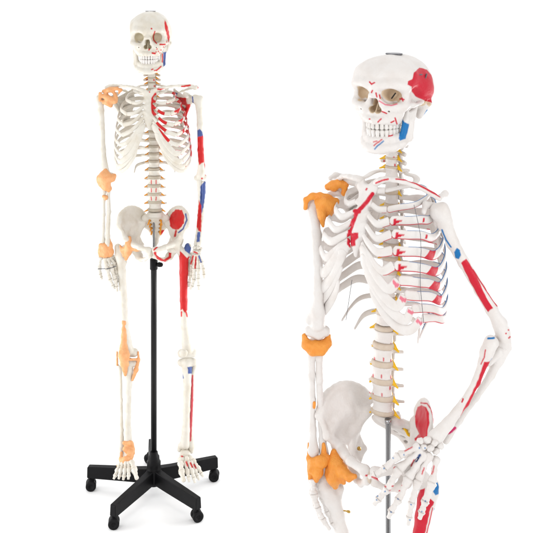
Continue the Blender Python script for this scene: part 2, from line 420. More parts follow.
def rib_points(i, k='A', sd=1):
    jx, jy, jz, a, by = RIBP[i]
    if k == 'B': jz += JLIFT.get(i, 0); a += max(0, 8 - i) * (2.4 if sd > 0 else 0) + (3 if sd > 0 else -4); jx -= 8 if 2 <= i <= 9 else 0
    if k == 'A': a += {1: 6, 2: 9, 3: 9, 4: 8, 5: 6, 6: 4, 7: 2}.get(i, 0)
    zl = RIBP[i][2]; L = LEV['T%d' % i]; sy, sz = L[2], L[1]
    P = [(12, sy + 8, sz + 2), (26, sy + 18, sz + 1)]
    yc = (by + jy) * .5 + 4 if i < 11 else 30
    if i < 11:
        P += [(a * .42, by * .93, sz - 2), (a * .74, by * .84, sz - .14 * (sz - jz)), (a * .94, yc + (by - yc) * .5, sz - .32 * (sz - zl)), (a, yc, sz - .55 * (sz - zl)), (a * .97, yc + (jy - yc) * .5, (sz - .78 * (sz - zl)) if k == 'A' else (sz - .55 * (sz - zl)) * .48 + jz * .52 + 3), (jx, jy, jz)]
    else:
        P += [(a * .45, by, sz - 3), (a * .75, by * .8, sz - 10), (jx, jy, jz)]
    return P
def build_ribs(k, root):
    for i in range(1, 13):
        for sd in (-1, 1):
            P = np.array(rib_points(i, k, sd), float); P[:, 0] *= sd
            hh = (7.4 if k == 'A' else 8.2) if i > 2 else 6
            if k == 'B' and i in (5, 6, 7, 8): hh = 9
            if i > 10: hh = 5.0
            prof = [5, 4.5] + [hh] * (len(P) - 3) + [hh * 1.08 if i < 11 else 2.2]
            thick = [4.5, 3.6] + [3.0] * (len(P) - 3) + [3.4 if i < 11 else 1.6]
            if i == 1: thick = [4.5, 4, 6, 7, 7.5, 7, 6, 6]; prof = [5, 4, 3.2, 3, 3, 3, 3.2, 4]
            S = np.column_stack([P, thick, prof])
            n = 150 if k == 'B' else 90
            V, Fc, U = sweep(S, n, 18)
            if sd < 0: Fc = [f[::-1] for f in Fc]
            V = warp(k, V)
            V += .5 * np.sin(V[:, [1, 2, 0]] * .11 + i)
            ex = []
            if sd > 0:
                t, a = U[:, 0], U[:, 1]
                out = np.cos(a) if True else a
                low = np.sin(a) < -.85; top = np.sin(a) > .93
                if 1 < i < 12:
                    ex.append((low & (t > .3), RED[k] if k == 'B' or i > 1 else BONE[k])); ex.append((top & (t > .35) & (t < .93), BLUE[k] if k == 'B' else (.45, .45, .52)))
                wob = .02 * np.sin(a * 2 + i)
                if k == 'B' and 5 <= i <= 8: ex.append(((t + .02 * np.sin(a) > .735) & (t + .02 * np.sin(a) < .815) & (np.abs(np.sin(a)) < .9), RED[k]))
                if k == 'B' and i in (3, 4): ex.append(((t > .80) & (t < .825) & (np.abs(np.sin(a)) < .6), RED[k]))
                if k == 'A' and 2 <= i <= 9:
                    ex.append(((t + wob > .70) & (t - wob < .80), RED[k]))
                    if i <= 7: ex.append(((t + wob > .50) & (t < .66), RED[k]))
                    if i in (3, 4, 5): ex.append(((t + wob > .86) & (t - wob < .93) & (np.abs(np.sin(a)) < .9), RED[k]))
                if k == 'B' and i in (3, 4, 5, 6): ex.append(((t > .945) & (t < .985) & (np.abs(np.sin(a) + .1) < .75 * (t - .94) / .045), RED[k]))
            o = bone('rib', k, (V, Fc), root, ('ribs',), ex)
            if i in CART:
                Q = [tuple(P[-1])] + [(x * sd, y, z) for x, y, z in CART[i]]
                if k == 'B':
                    m = len(Q); nq = [Q[0]]
                    for j in range(1, m):
                        wq = 1 - j / (m - 1) if i <= 7 else 1 - .55 * j / (m - 1)
                        nq.append((Q[j][0] - sd * 8 * wq, Q[j][1], Q[j][2] + JLIFT.get(i, 0) * wq * (.75 if i > 7 else .8)))
                    Q = nq
                m = len(Q); hc = np.linspace(hh * 1.05, 5.4 if i < 7 else 5.0, m)
                if i >= 7: hc = np.linspace(9, 12, m); hc[-1] = 7
                S = np.column_stack([Q, [3.6] * m, hc])
                V, Fc, U = sweep(S, 60, 16)
                if sd < 0: Fc = [f[::-1] for f in Fc]
                V = warp(k, V); ex = []
                if sd > 0:
                    t, a = U[:, 0], U[:, 1]
                    if k == 'A' and 3 <= i <= 6: ex.append(((t > .36) & (t < .74) & (np.abs(np.sin(a)) < .85), RED[k]))
                    if k == 'A' and i <= 4: ex.append(((t > .86) & (np.abs(np.sin(a)) < .9), RED[k]))
                    if k == 'B' and 2 <= i <= 6:
                        ex.append(((np.abs(np.sin(a) + .9) < .1) & (t < .3), RED[k]))
                    if k == 'B' and i in (7, 8, 9, 10): ex.append(((t > .035 + .01 * np.sin(3 * a)) & (t < .09 + .012 * np.sin(2 * a + i)) & (np.abs(np.sin(a)) < .9), PINK[k]))
                bone('costal_cartilage', k, (V, Fc), o, ('sternum', 'cartilage'), ex)

def make_sternum():
    b = Body()
    b.cone((-16, -53, 1470), (16, -53, 1470), 9, 9, 8, sc=(1, .6, 1)); b.cone((0, -54, 1468), (0, -60, 1446), 17, 12, 8, sc=(1, .42, 1))
    b.chain([(0, -61, 1444, 13), (0, -72, 1418, 14.5), (0, -80, 1394, 16), (0, -86, 1374, 13)], 6, sc=(1, .42, 1))
    b.chain([(0, -87, 1370, 7), (1, -88, 1350, 4)], 6, sc=(1, .6, 1))
    b.cone((0, -62, 1486), (0, -50, 1484), 8, 8, 4, sub=True)
    for z, y in ((1443, -64), (1425, -72), (1407, -79), (1390, -84)):
        for s in (-1, 1): b.cone((s * 12, y, z), (s * 16, y, z), 5, 5, 4)
    return b.mesh(1.6, .4, .15)
STERNUM = make_sternum()

# ================================================================ SHOULDER GIRDLE
def make_scapula():
    b = Body(); sup = (70, 88, 1470); inf = (96, 104, 1325); med = (66, 98, 1420); gl = (128, 30, 1440); mid = (94, 84, 1420)
    for t in ((sup, mid, gl), (sup, med, mid), (med, inf, mid), (inf, gl, mid)): b.tri(*t, 1.6, 5)
    b.chain([(*sup, 3), (*med, 3), (*inf, 4.5), (108, 74, 1376, 4), (126, 34, 1430, 7)], 4)
    b.ell(gl, (10, 9, 18), 8)
    b.chain([(70, 102, 1450, 3), (98, 98, 1462, 5), (128, 66, 1478, 6), (146, 34, 1484, 7), (146, 12, 1482, 6)], 6, sc=(1, 1, .8))
    b.chain([(118, 34, 1458, 7), (112, 8, 1464, 6), (120, -12, 1456, 5.5)], 6)
    return b.mesh(2.0, .35, .14)
SCAP = make_scapula()
def build_girdle(k, root):
    V, Fc = STERNUM; st = bone('sternum', k, (warp(k, V), Fc), root, ('sternum',))
    for sd in (-1, 1):
        V, Fc = SCAP; V = V * np.array([sd, 1, 1])
        dz = 0 if k == 'A' else -26
        if k == 'A': V = V * np.array([1.09, 1, 1]) + np.array([0, 0, -6])
        else: V = V * np.array([.95, 1, 1])
        W = warp(k, V, dz=dz, z_as=1440)
        bone('scapula', k, (W, Fc if sd > 0 else Fc[:, ::-1]), root, ('scap%d' % sd,))
        if k == 'A': pts = [(22, -52, 1479, 9), (48, -58, 1489, 6.5), (84, -36, 1492, 5.5), (118, -4, 1489, 6), (140, 6, 1487, 7.5), (158, 10, 1480, 9.5)]
        elif sd > 0: pts = [(22, -54, 1482, 9), (50, -62, 1494, 7), (84, -48, 1490, 6), (118, -22, 1476, 6), (146, -10, 1460, 5)]
        else: pts = [(20, -50, 1482, 9), (48, -50, 1484, 6.5), (82, -28, 1476, 5.5), (114, -2, 1458, 6.5), (134, 4, 1448, 9)]
        P = np.array(pts, float); P[:, 0] *= sd
        W = warp(k, P[:, :3], z_as=1480 if k == 'B' else None)
        b = Body(); S = spline(np.column_stack([W, P[:, 3]]), 9); b.chain([tuple(r) for r in S], 3, sc=(1, 1, .85))
        bone('clavicle', k, b.mesh(1.8, .35, .15), root, ('clav%d' % sd,))

# ================================================================ PELVIS
def make_hip():
    b = Body()
    SI = (40, 52, 985); PS = (42, 78, 1000); c1 = (66, 60, 1030); c2 = (94, 26, 1043); c3 = (116, -10, 1030); AS = (121, -38, 1000); AI = (102, -42, 962)
    ac = (86, -4, 930); nt = (62, 36, 950); Fo = (84, 30, 992)
    cr = [tuple(v) for v in spline([PS, c1, c2, c3, AS], 13)]
    ring = [SI] + cr + [AI, ac, nt, SI]
    for p, q in zip(ring[:-1], ring[1:]): b.tri(p, q, Fo, 3.4, 18)
    b.chain([(*v, 5.8) for v in cr], 8)
    b.tri(nt, (47, 50, 905), (70, 0, 898), 4, 10); b.tri(nt, (70, 0, 898), (76, -20, 925), 5, 10); b.tri((47, 50, 905), (54, 8, 876), (70, 0, 898), 4, 10)
    b.chain([(*AS, 5), (108, -42, 980, 4.5), (*AI, 7), (90, -26, 944, 10)], 6)
    b.chain([(*SI, 9), (*nt, 7), (80, 12, 936, 12)], 8)
    b.ell((87, -4, 924), (25, 26, 26), 10)
    b.chain([(76, -24, 930, 12), (46, -58, 928, 8.5), (14, -70, 922, 8.5), (8, -70, 916, 8)], 7)
    b.cone((7, -70, 924), (8, -66, 900), 8, 7, 5)
    b.chain([(8, -66, 900, 7.5), (26, -48, 882, 6), (44, -14, 872, 8), (54, 8, 876, 13), (70, 14, 896, 13), (80, 4, 912, 16)], 7)
    b.cone((66, 28, 915), (56, 36, 920), 6, 3, 6)
    b.ell((108, -8, 918), (22, 22, 22), 4, sub=True)
    return b.mesh(2.0, .5, .09)
HIP = make_hip()
def make_sacrum():
    b = Body()
    b.drum((0, 38, 1018), 26, 17, 9, .05, 3)
    b.chain([(0, 44, 1012, 20), (0, 60, 985, 17), (0, 72, 958, 12), (0, 72, 932, 8), (0, 62, 912, 5), (0, 54, 900, 3.5)], 8, sc=(1.5, .7, 1))
    for s in (-1, 1):
        b.chain([(s * 16, 46, 1012, 11), (s * 38, 50, 1000, 11), (s * 34, 62, 972, 9), (s * 14, 74, 940, 6)], 8, sc=(1, .8, 1))
        for x, y, z in ((19, 40, 996), (17, 50, 979), (15, 60, 963), (13, 66, 948)): b.ell((s * x, y, z), (4.5, 9, 4), 2, sub=True)
        b.cone((s * 14, 68, 1020), (s * 14, 62, 1000), 5, 5, 5)
    b.chain([(0, 70, 1005, 5), (0, 82, 975, 5), (0, 84, 950, 4)], 6)
    return b.mesh(1.8, .35, .15)
SACRUM = make_sacrum()
def build_pelvis(k, root):
    V, Fc = SACRUM; sc = bone('sacrum', k, (wpelvis(k, V, True), Fc), root, ('sacrum',))
    for s in (-1, 1):
        for x, y, z in ((20, 38, 996), (18, 48, 979), (16, 57, 963), (14, 63, 948)):
            if k == 'B' and s < 0: continue
            b = Body(); b.cone((s * x, y + 3, z), (s * (x + 3), y - 7, z - 8), 4.2, 2.6, 3)
            if z > 990: b.cone((s * (x + 3), y - 7, z - 8), (s * (x + 6), y - 8, z - 14), 3, 2, 3)
            N, NF = b.mesh(1.6); obj('sacral_nerve', wpelvis(k, N, True), NF, M['nerve' + k], sc)
        V, Fc = HIP; V = V.copy()
        if k == 'B':   # the two wings of this casting stand differently
            f = np.clip((V[:, 2] - 935) / 45, 0, 1)
            if s > 0: V[:, 0] += f * (92 + (V[:, 0] - 86) * .68 - V[:, 0]); V[:, 1] -= f * 6
            V[:, 2] = np.where(V[:, 2] > 940, 940 + (V[:, 2] - 940) * (.87 if s > 0 else .93), V[:, 2])
        V = V * np.array([s, 1, 1])
        bone('hip_bone', k, (wpelvis(k, V), Fc if s > 0 else Fc[:, ::-1]), root, ('hip%d' % s,))
    b = Body(); b.ell((0, -72, 912), (5, 7, 13)); N, NF = b.mesh(1.8); obj('pubic_cartilage', wpelvis(k, N), NF, M['disc' + k], sc)

# ================================================================ LIMBS
def limb(name, k, root, nodes, keys=(), h=None, kk=6, noise=.5, extra_nodes=(), sub=()):
    """nodes: (px, py, depth offset mm, radius mm)"""
    b = Body(); N = [(*un(k, p[0], p[1], p[2]), p[3]) for p in nodes]; b.chain(N, kk)
    for e in extra_nodes: b.chain([(*un(k, p[0], p[1], p[2]), p[3]) for p in e], kk)
    for e in sub: b.chain([(*un(k, p[0], p[1], p[2]), p[3]) for p in e], 3, sub=True)
    return bone(name, k, b.mesh(h or (2.2 if k == 'A' else 1.4), noise, .1), root, keys)
def rubber(name, k, root, chains, h=None, kk=6, flat=None, noise=.45, nf=.2):
    b = Body()
    for c in chains: b.chain([(*un(k, p[0], p[1], p[2]), p[3]) for p in c], kk, sc=flat)
    V, Fc = b.mesh(h or (2.2 if k == 'A' else 1.6), noise, nf); return obj(name, V, Fc, M['lig' + k], root)
def make_unit(kind):
    b = Body()   # along +z, length 100, radius ~10
    if kind == 'meta': b.chain([(0, 0, 6, 11), (0, 0, 16, 8), (0, 0, 50, 6.2), (0, 0, 84, 8), (0, 0, 93, 11)], 8)
    elif kind == 'phal': b.chain([(0, 0, 8, 13), (0, 0, 30, 8.5), (0, 0, 70, 7.5), (0, 0, 92, 10)], 8)
    else: b.chain([(0, 0, 10, 13), (0, 0, 45, 7), (0, 0, 92, 8)], 8)
    return b.mesh(3.0, .5, .12)
UNIT = {q: make_unit(q) for q in ('meta', 'phal', 'tip')}
def place_unit(q, a, b, r):
    V, Fc = UNIT[q]; a = np.array(a); b = np.array(b); t = b - a; L = np.linalg.norm(t); t /= L
    s = np.cross(t, (0.13, 1, .2)); s /= np.linalg.norm(s); u = np.cross(t, s)
    W = a + np.outer(V[:, 0] / 10 * r, s) + np.outer(V[:, 1] / 10 * r, u) + np.outer(V[:, 2] / 100 * L, t)
    if np.dot(np.cross(s, u), t) < 0: Fc = Fc[:, ::-1]
    return W, Fc
def digits(k, parent, D, names, keys=(), rad=1.0):
    for d in D:
        P = [un(k, *p[:3]) for p in d['p']]; r = d['r']; n = len(P) - 1
        for j in range(n):
            q = 'meta' if j == 0 else ('tip' if j == n - 1 else 'phal')
            V, Fc = place_unit(q, P[j], P[j + 1], r * (1.0, .88, .76, .66)[min(j, 3)] * rad * (1.12 if k == 'B' else 1))
            bone(names[0] if j == 0 else names[1], k, (V, Fc), parent, keys)
def pebbles(k, parent, name, L, keys=(), h=None):
    for (px, py, dy, rx, ry, rz) in L:
        b = Body(); c = un(k, px, py, dy); b.ell(c, (rx, ry, rz)); b.ell(c + np.array([rx * .35, -ry * .2, rz * .3]), (rx * .7, ry * .7, rz * .6), 4)
        bone(name, k, b.mesh(h or 1.6, .7, .35), parent, keys)

# ---------------------------------------------------------------- muscle markings traced on the models
def P_(k, key, kind, pts, c, w=.8): PAINT.setdefault((k, key), []).append((kind, pts, w, c))
rA, bA, rB, bB, pB = RED['A'], BLUE['A'], RED['B'], BLUE['B'], PINK['B']
P_('A', 'skull', 'poly', [(164.6, 20), (166.5, 23), (168.6, 30), (169.8, 38), (168.5, 43), (167.5, 38), (166, 32), (164.5, 26)], rA)
P_('A', 'skull', 'line', [(151.5, 28.6)], rA, .9)
P_('A', 'skull', 'line', [(154.8, 31.5), (153.5, 36), (153.6, 40)], rA, .6)
P_('A', 'skull', 'line', [(153.6, 40), (156.5, 43.5)], rA, .6)
P_('A', 'skull', 'line', [(160, 44.5), (165, 44.5)], rA, .8)
P_('A', 'skull', 'line', [(152.5, 53), (155, 53.5)], rA, .9)
P_('A', 'skull', 'line', [(149, 50), (149.4, 49)], rA, .7)
for q in ((157, 49), (158.5, 51.5), (161, 50), (163.5, 47), (156, 52), (160, 53), (166.5, 42), (165.5, 49)): P_('A', 'skull', 'line', [q], rA, .65)
P_('A', 'jaw', 'poly', [(163.2, 52), (167.6, 52), (167, 66), (163, 66.5)], bA)
P_('A', 'jaw', 'line', [(162.4, 54), (162.4, 62)], rA, .6)
P_('A', 'jaw', 'line', [(154.5, 70.6), (156.5, 70)], rA, .6)
P_('A', 'jaw', 'line', [(156.5, 70.5), (161, 66.5)], rA, .7)
P_('A', 'jaw', 'line', [(151.5, 69.6), (153, 69.2)], rA, .6)
for y in (182, 190.3, 198.6):
    P_('A', 'spine', 'line', [(151.2, y - 1.6), (151.4, y + 1.6)], rA, .5); P_('A', 'spine', 'line', [(156.2, y - 1.6), (156, y + 1.6)], rA, .5)
for x, y in ((147, 80), (154, 80), (147, 85), (154.5, 86), (160, 195), (161, 186)): P_('A', 'spine', 'line', [(x, y)], rA, .9)
P_('A', 'sternum', 'line', [(161, 93.5), (156, 95), (153.5, 99), (153.2, 106), (153.8, 112), (157, 116.5)], rA, 2.3)
P_('A', 'sternum', 'line', [(149.6, 92)], rA, .7)
P_('A', 'cartilage', 'line', [(156, 109.5), (163, 111.5), (170, 113)], rA, 1.3)
P_('A', 'cartilage', 'line', [(165, 120), (173, 122.5)], rA, 1.3)
P_('A', 'cartilage', 'line', [(163, 126), (169.5, 130)], rA, 1.3)
P_('A', 'cartilage', 'line', [(161.5, 131.5), (166.5, 137)], rA, 1.3)
P_('A', 'clav1', 'line', [(158, 89.2), (168, 90)], rA, .9); P_('A', 'clav1', 'line', [(182, 86.5), (190, 85.3)], rA, .9)
P_('A', 'scap1', 'poly', [(186, 104), (190.5, 104), (190, 130), (187, 122), (184.5, 112)], rA)
P_('A', 'scap1', 'line', [(193, 85), (198, 88)], rA, .9); P_('A', 'scap1', 'poly', [(173, 92), (178, 93), (176, 97)], bA)
P_('A', 'scap1', 'poly', [(176, 97), (186, 98), (187, 106), (180, 104)], rA)
P_('A', 'hum1', 'poly', [(197, 130.5), (199.5, 129), (202.5, 132), (203.5, 138), (197, 138.5)], bA)
P_('A', 'hum1', 'poly', [(196, 137.5), (204, 135.5), (205.5, 161), (199, 165), (197, 150)], rA)
P_('A', 'hum1', 'line', [(204.5, 160), (206, 175)], rA, .7); P_('A', 'hum1', 'line', [(202, 178.5)], rA, .9); P_('A', 'hum1', 'line', [(192.5, 97), (193, 103)], bA, .7)
P_('A', 'fore1', 'poly', [(200.5, 186), (205.5, 180), (206, 192), (203.5, 207), (201, 216), (200, 200)], bA)
P_('A', 'fore1', 'poly', [(199, 200), (201.2, 206), (201.5, 222), (201, 232), (198.5, 231), (196, 226), (198, 210)], rA)
P_('A', 'fore1', 'poly', [(197.2, 232), (200.6, 232), (199.6, 242), (196.6, 242)], bA)
P_('A', 'hand1', 'line', [(194, 252), (197, 253)], rA, .8); P_('A', 'hand1', 'line', [(193, 256), (191, 264)], rA, .8); P_('A', 'hand1', 'line', [(196, 257), (195, 268)], rA, .8); P_('A', 'hand1', 'line', [(199, 256), (201, 262)], bA, .8)
P_('A', 'hip1', 'poly', [(171, 214), (176, 209.3), (182, 210), (184.5, 216), (184, 223), (180.5, 228), (177, 230), (173, 229), (170, 226), (169.5, 219)], rA)
P_('A', 'hip1', 'line', [(185.6, 214), (186.8, 220), (183, 229), (178.5, 232.5)], bA, .75)
P_('A', 'hip1', 'line', [(176, 231), (175, 236)], rA, 1.0); P_('A', 'hip1', 'line', [(167, 213), (165, 220)], rA, .5)
P_('A', 'hip1', 'line', [(154, 250), (158, 246), (164, 241.5)], rA, .8)
P_('A', 'hip1', 'line', [(155, 253), (158, 258), (164, 261), (170, 257)], rA, 1.3); P_('A', 'hip1', 'line', [(170, 257), (170, 252)], rA, 1.3)
P_('A', 'sacrum', 'poly', [(160.5, 230), (164.5, 230), (165, 237), (161.5, 238)], rA)
P_('A', 'fem1', 'poly', [(183, 243.5), (188.5, 243), (192, 249), (189.5, 254), (185, 251)], bA)
P_('A', 'fem1', 'poly', [(180, 251), (184, 254.5), (187, 258), (189.6, 256), (188.6, 290), (187.5, 310), (184.5, 313), (182.5, 309), (180, 311), (178.8, 285), (178.6, 262)], rA)
P_('A', 'fem1', 'line', [(186, 312), (187.3, 316.5)], rA, .9); P_('A', 'fem1', 'line', [(181.4, 312), (181.2, 316)], rA, .9)
P_('A', 'tib1', 'poly', [(187.5, 367), (193, 366.5), (192.8, 373.5), (188.2, 374)], bA)
P_('A', 'fib1', 'line', [(181.4, 373), (183.5, 378)], bA, 1)
P_('A', 'tib1', 'line', [(182, 374), (183, 378)], bA, .8)
P_('A', 'fib1', 'line', [(192, 376), (192, 400), (190, 440)], lin(216, 80, 90), 1.4)
P_('A', 'foot1', 'line', [(181.5, 456.3), (182.5, 456.5)], rA, .8)
for a, c in (((186.2, 462), (187.5, 466)), ((190.5, 463), (192.2, 467)), ((194, 464.5), (195.7, 468))): P_('A', 'foot1', 'line', [a, c], rA, .8)
# near model
P_('B', 'skull', 'poly', [(419.5, 67.5), (427, 69.5), (431.5, 75), (433.6, 84), (434.5, 95), (432, 103), (424, 100.5), (415.5, 96.5), (411.8, 92), (411.6, 87), (407.5, 84.5), (407.8, 81.5), (412.3, 79), (414, 72.5)], rB)
P_('B', 'skull', 'line', [(369.7, 82), (371.6, 84.3), (374.5, 82.6)], rB, .75)
for a, c in (((372.5, 90.5), (371.5, 92.5)), ((376, 93), (377, 97)), ((379.5, 95), (380.2, 98.5)), ((382, 111.5), (386.5, 113.5)), ((402, 98), (403, 101)), ((400, 99), (404, 99.5)), ((378, 122), (381, 119)), ((369.3, 119), (369.8, 119)), ((391, 122.5), (394, 121)), ((395, 118), (397, 124))): P_('B', 'skull', 'line', [a, c], rB, .7)
P_('B', 'skull', 'line', [(379, 101), (385, 104.5), (391, 105.5), (397, 104)], pB, .65)
for i in range(3): P_('B', 'skull', 'line', [(424 + i * 1.6, 115.5 - i * .6), (427.2 + i * 1.1, 110 + i * .2)], bB, .5)
P_('B', 'skull', 'line', [(412, 111.5)], rB, .7)
P_('B', 'jaw', 'poly', [(401.5, 117), (404, 122), (409, 124), (408.6, 128), (405.5, 139), (400, 140.5), (398.6, 138), (400.6, 126)], bB)
P_('B', 'jaw', 'line', [(374, 145.6), (377, 143), (382, 139.5)], rB, .6); P_('B', 'jaw', 'line', [(373.5, 142), (377, 141)], rB, .5)
P_('B', 'jaw', 'line', [(374.6, 149), (378, 145.5), (383.5, 141.2)], bB, .65); P_('B', 'jaw', 'line', [(387.5, 136.4), (392.5, 135.2)], rB, .7)
P_('B', 'jaw', 'line', [(394, 128), (396, 121)], rB, 1.1)
P_('B', 'spine', 'line', [(385, 154.5)], bB, .9)
for x, y in ((384, 161), (384.5, 169.5), (394, 158), (395, 165), (400, 184)): P_('B', 'spine', 'line', [(x, y - .8), (x, y + .8)], rB, .7)
for x, y in ((374.5, 359), (383.5, 359.5), (373, 376), (381.5, 376.5), (373, 395), (382, 395), (391, 345), (391, 361), (391, 377), (390, 388), (391, 318)): P_('B', 'spine', 'line', [(x, y - 1.4), (x, y + 1.4)], rB, .6)
P_('B', 'sternum', 'line', [(372.5, 194), (366, 203), (356.5, 213), (353, 222), (349.8, 231), (349.8, 241)], rB, 2.1)
P_('B', 'sternum', 'line', [(355, 211), (359, 211.5)], rB, 2.2); P_('B', 'sternum', 'poly', [(347.2, 234), (353, 233), (358.3, 232.5), (358.5, 238), (355.5, 240.5), (355.5, 245.5), (350, 247.5), (347, 244)], rB)
P_('B', 'cartilage', 'poly', [(347.2, 234), (353, 233), (358.3, 232.5), (358.5, 238), (355.5, 240.5), (355.5, 245.5), (350, 247.5), (347, 244)], rB)
P_('B', 'sternum', 'line', [(366, 190), (367, 188.5)], rB, .8)
P_('B', 'clav1', 'line', [(376, 183), (382, 180.5), (388, 179)], rB, .9); P_('B', 'clav1', 'line', [(396, 179), (406, 180), (418, 184.5)], rB, .7); P_('B', 'clav1', 'line', [(417, 184), (428, 190), (440, 196.5)], rB, .9)
P_('B', 'scap1', 'line', [(424, 190), (431, 195)], bB, .8); P_('B', 'scap1', 'line', [(408, 185), (415, 188), (418, 194)], bB, 1)
P_('B', 'ribs1', 'line', [(408, 185), (415, 188), (418, 194)], bB, 1)
P_('B', 'hum1', 'line', [(442, 230), (446, 240), (451, 247)], bB, .8)
P_('B', 'hum1', 'poly', [(454, 252), (457, 248), (460, 250), (461, 255), (459, 259), (455.5, 258)], bB)
P_('B', 'hum1', 'poly', [(461, 263), (466, 258.5), (470, 264), (477, 277), (486, 297), (493, 308), (488, 312), (480, 300), (470, 282)], rB)
P_('B', 'hum1', 'line', [(473, 270), (482, 284), (492, 299), (497, 306)], rB, .7)
for q in ((506, 333.5), (508.5, 330), (510, 337), (509, 338)): P_('B', 'hum1', 'line', [q], rB, .8)
P_('B', 'rad1', 'line', [(488, 338.5), (494, 338)], bB, 1); P_('B', 'rad1', 'line', [(488, 366), (492.5, 359.5)], bB, 1.3)
P_('B', 'rad1', 'poly', [(484, 362), (490, 361.5), (489.5, 370), (484, 385), (476, 400), (468, 412), (463, 418), (460.5, 416), (464, 408), (471, 395), (478, 380)], rB)
P_('B', 'rad1', 'line', [(485.5, 350), (484, 358), (481, 364)], rB, .6); P_('B', 'rad1', 'line', [(463, 399)], rB, .8)
P_('B', 'rad1', 'line', [(463, 400), (462, 402)], rB, .8)
P_('B', 'uln1', 'line', [(448, 433), (451, 431.5), (455, 428)], lin(220, 40, 110), 1.5)
P_('B', 'hip1', 'poly', [(417.5, 407), (421.5, 405.2), (426, 407), (429, 413), (429.5, 423), (427.5, 431), (427, 438), (420, 439.5), (415, 441), (414.5, 438.5), (419, 434), (415.8, 427), (414.8, 416)], rB)
P_('B', 'hip1', 'line', [(421, 403), (427, 403.5), (431, 409), (433.5, 418), (434, 423)], rB, .7)
P_('B', 'hip1', 'line', [(368, 475), (377, 479), (384, 482)], rB, 1)
P_('B', 'hip-1', 'line', [(366, 475.5), (369, 475.5)], rB, .9)
P_('B', 'hip-1', 'poly', [(369.5, 392), (371.5, 391), (371.5, 398), (370, 397)], rB)
P_('B', 'fem1', 'poly', [(434, 483), (437, 481.5), (439, 487), (438.5, 494), (435.5, 495.5), (433, 492)], bB)
P_('B', 'fem1', 'poly', [(428, 497), (434, 502), (433.5, 505), (430.5, 508), (428, 520), (425, 534), (411, 534), (413, 518), (413.5, 508), (416, 500), (420, 490), (425, 488), (424.5, 494), (420.5, 501), (423, 506), (427, 503)], rB)
P_('B', 'fem1', 'line', [(432.5, 508), (430, 520), (426.5, 534)], rB, .6); P_('B', 'fem1', 'line', [(434.5, 509), (432, 521), (429, 534)], bB, .5)
for a, c in (((405, 451), (412, 447)), ((395, 466), (388, 474)), ((388, 474), (387, 475)), ((380, 481), (386, 487)), ((392, 486.3), (401.5, 485.3)), ((390, 490.5), (399.5, 490.7)), ((407, 490), (410, 489)), ((369, 484.5), (381, 489.5)), ((372, 477), (381, 479)), ((411, 466), (414, 460)), ((434, 466), (432, 474)), ((424, 468), (422, 474))): P_('B', 'hand1', 'line', [a, c], rB, .65)
P_('B', 'hand1', 'line', [(416, 461), (420, 455)], lin(10, 60, 120), 1.2)
for q in ((393, 458), (384, 468.5), (404, 455), (419.5, 448), (385, 491.5), (376.6, 500), (398, 499), (391, 512), (411, 504.5), (410, 520), (425.5, 501), (421.8, 511.5), (377.5, 496), (425, 448)): P_('B', 'hand1', 'line', [q], bB, .75)

# ================================================================ MODEL A: far, full length
GRP = 'anatomical skeleton models'
rootA = thing('skeleton_model', (*warp('A', [(0, 40, 1000)])[0][:2], 150), 'full length painted skeleton hanging on the black five wheeled stand, both arms straight down', 'skeleton', GRP)
rootB = thing('skeleton_model', (*warp('B', [(0, 40, 1000)])[0][:2], 150), 'large close-up painted skeleton cropped at the thighs, turned aside with one hand on its hip', 'skeleton', GRP)

def build_head(k, root):
    sx = 1.0 if k == 'A' else 1.05
    za = 1600
    V, Fc = SKULL
    inner = np.zeros(len(V), bool)
    for sd in (-1, 1):
        for n, (p, q, ra, rb) in enumerate(SOCK(sd)):
            S = np.array([1.1, 1, 1]) if n == 0 else np.array([.9, 1, 1.7]) if n == 3 else np.ones(3)
            X = V / S - np.array(p) / S; D = (np.array(q) - np.array(p)) / S; t = np.clip(X @ D / (D @ D), 0, 1)
            dd = np.linalg.norm(X - t[:, None] * D, axis=1) - (ra + (rb - ra) * t)
            inner |= (dd < 1.3) & (V[:, 1] > (-90 + .013 * np.maximum(np.abs(V[:, 0]) - 20, 0)**2 if n < 2 else -93))
    if k == 'B':
        q = (V - np.array([66, -1, 1645])) / np.array([14, 8, 10]); inner |= (q**2).sum(1) < 1; q = (V - np.array([66, 15, 1642])) / np.array([14, 6, 8]); inner |= (q**2).sum(1) < 1
    W = whead(k, V, sx)
    sk = bone('skull', k, (W, Fc), root, ('skull',), [(inner, TAN[k])])
    V, Fc = JAW; bone('mandible', k, (whead(k, V, sx), Fc), sk, ('jaw',))
    V, Fc = TU; obj('upper_teeth', whead(k, V, sx), Fc, M['teeth'], sk)
    V, Fc = TL; obj('lower_teeth', whead(k, V, sx), Fc, M['teeth'], sk)
    # fitting plate on the crown, saw-cut line and latches
    b = Body(); b.drum((0, 0, 1755.6), 19, 16, 1.5, 0, .5)
    V, Fc = b.mesh(1.2); obj('crown_fitting', whead(k, V), Fc, M['chrome'] if k == 'A' else M['wire'], sk)
    if k == 'B':
        b = Body(); b.cone((62, -32, 1712), (68, -14, 1712), 1.5, 1.5, 1); b.cone((69.5, 0, 1702), (69.5, 6, 1711), 1.6, 1.6, 1)
        V, Fc = b.mesh(.9); obj('latch_hook', whead(k, V, sx), Fc, M['wire'], sk)
        b = Body(); b.cone((26, -66, 1660), (33, -64, 1672), 1.5, 1.5, 1); V, Fc = b.mesh(.9); obj('orbit_slot', whead(k, V, sx), Fc, M['slot'], sk)
    return sk
for k, root in (('A', rootA), ('B', rootB)):
    build_head(k, root); build_spine(k, root); build_ribs(k, root); build_girdle(k, root); build_pelvis(k, root)
    print('axial', k)

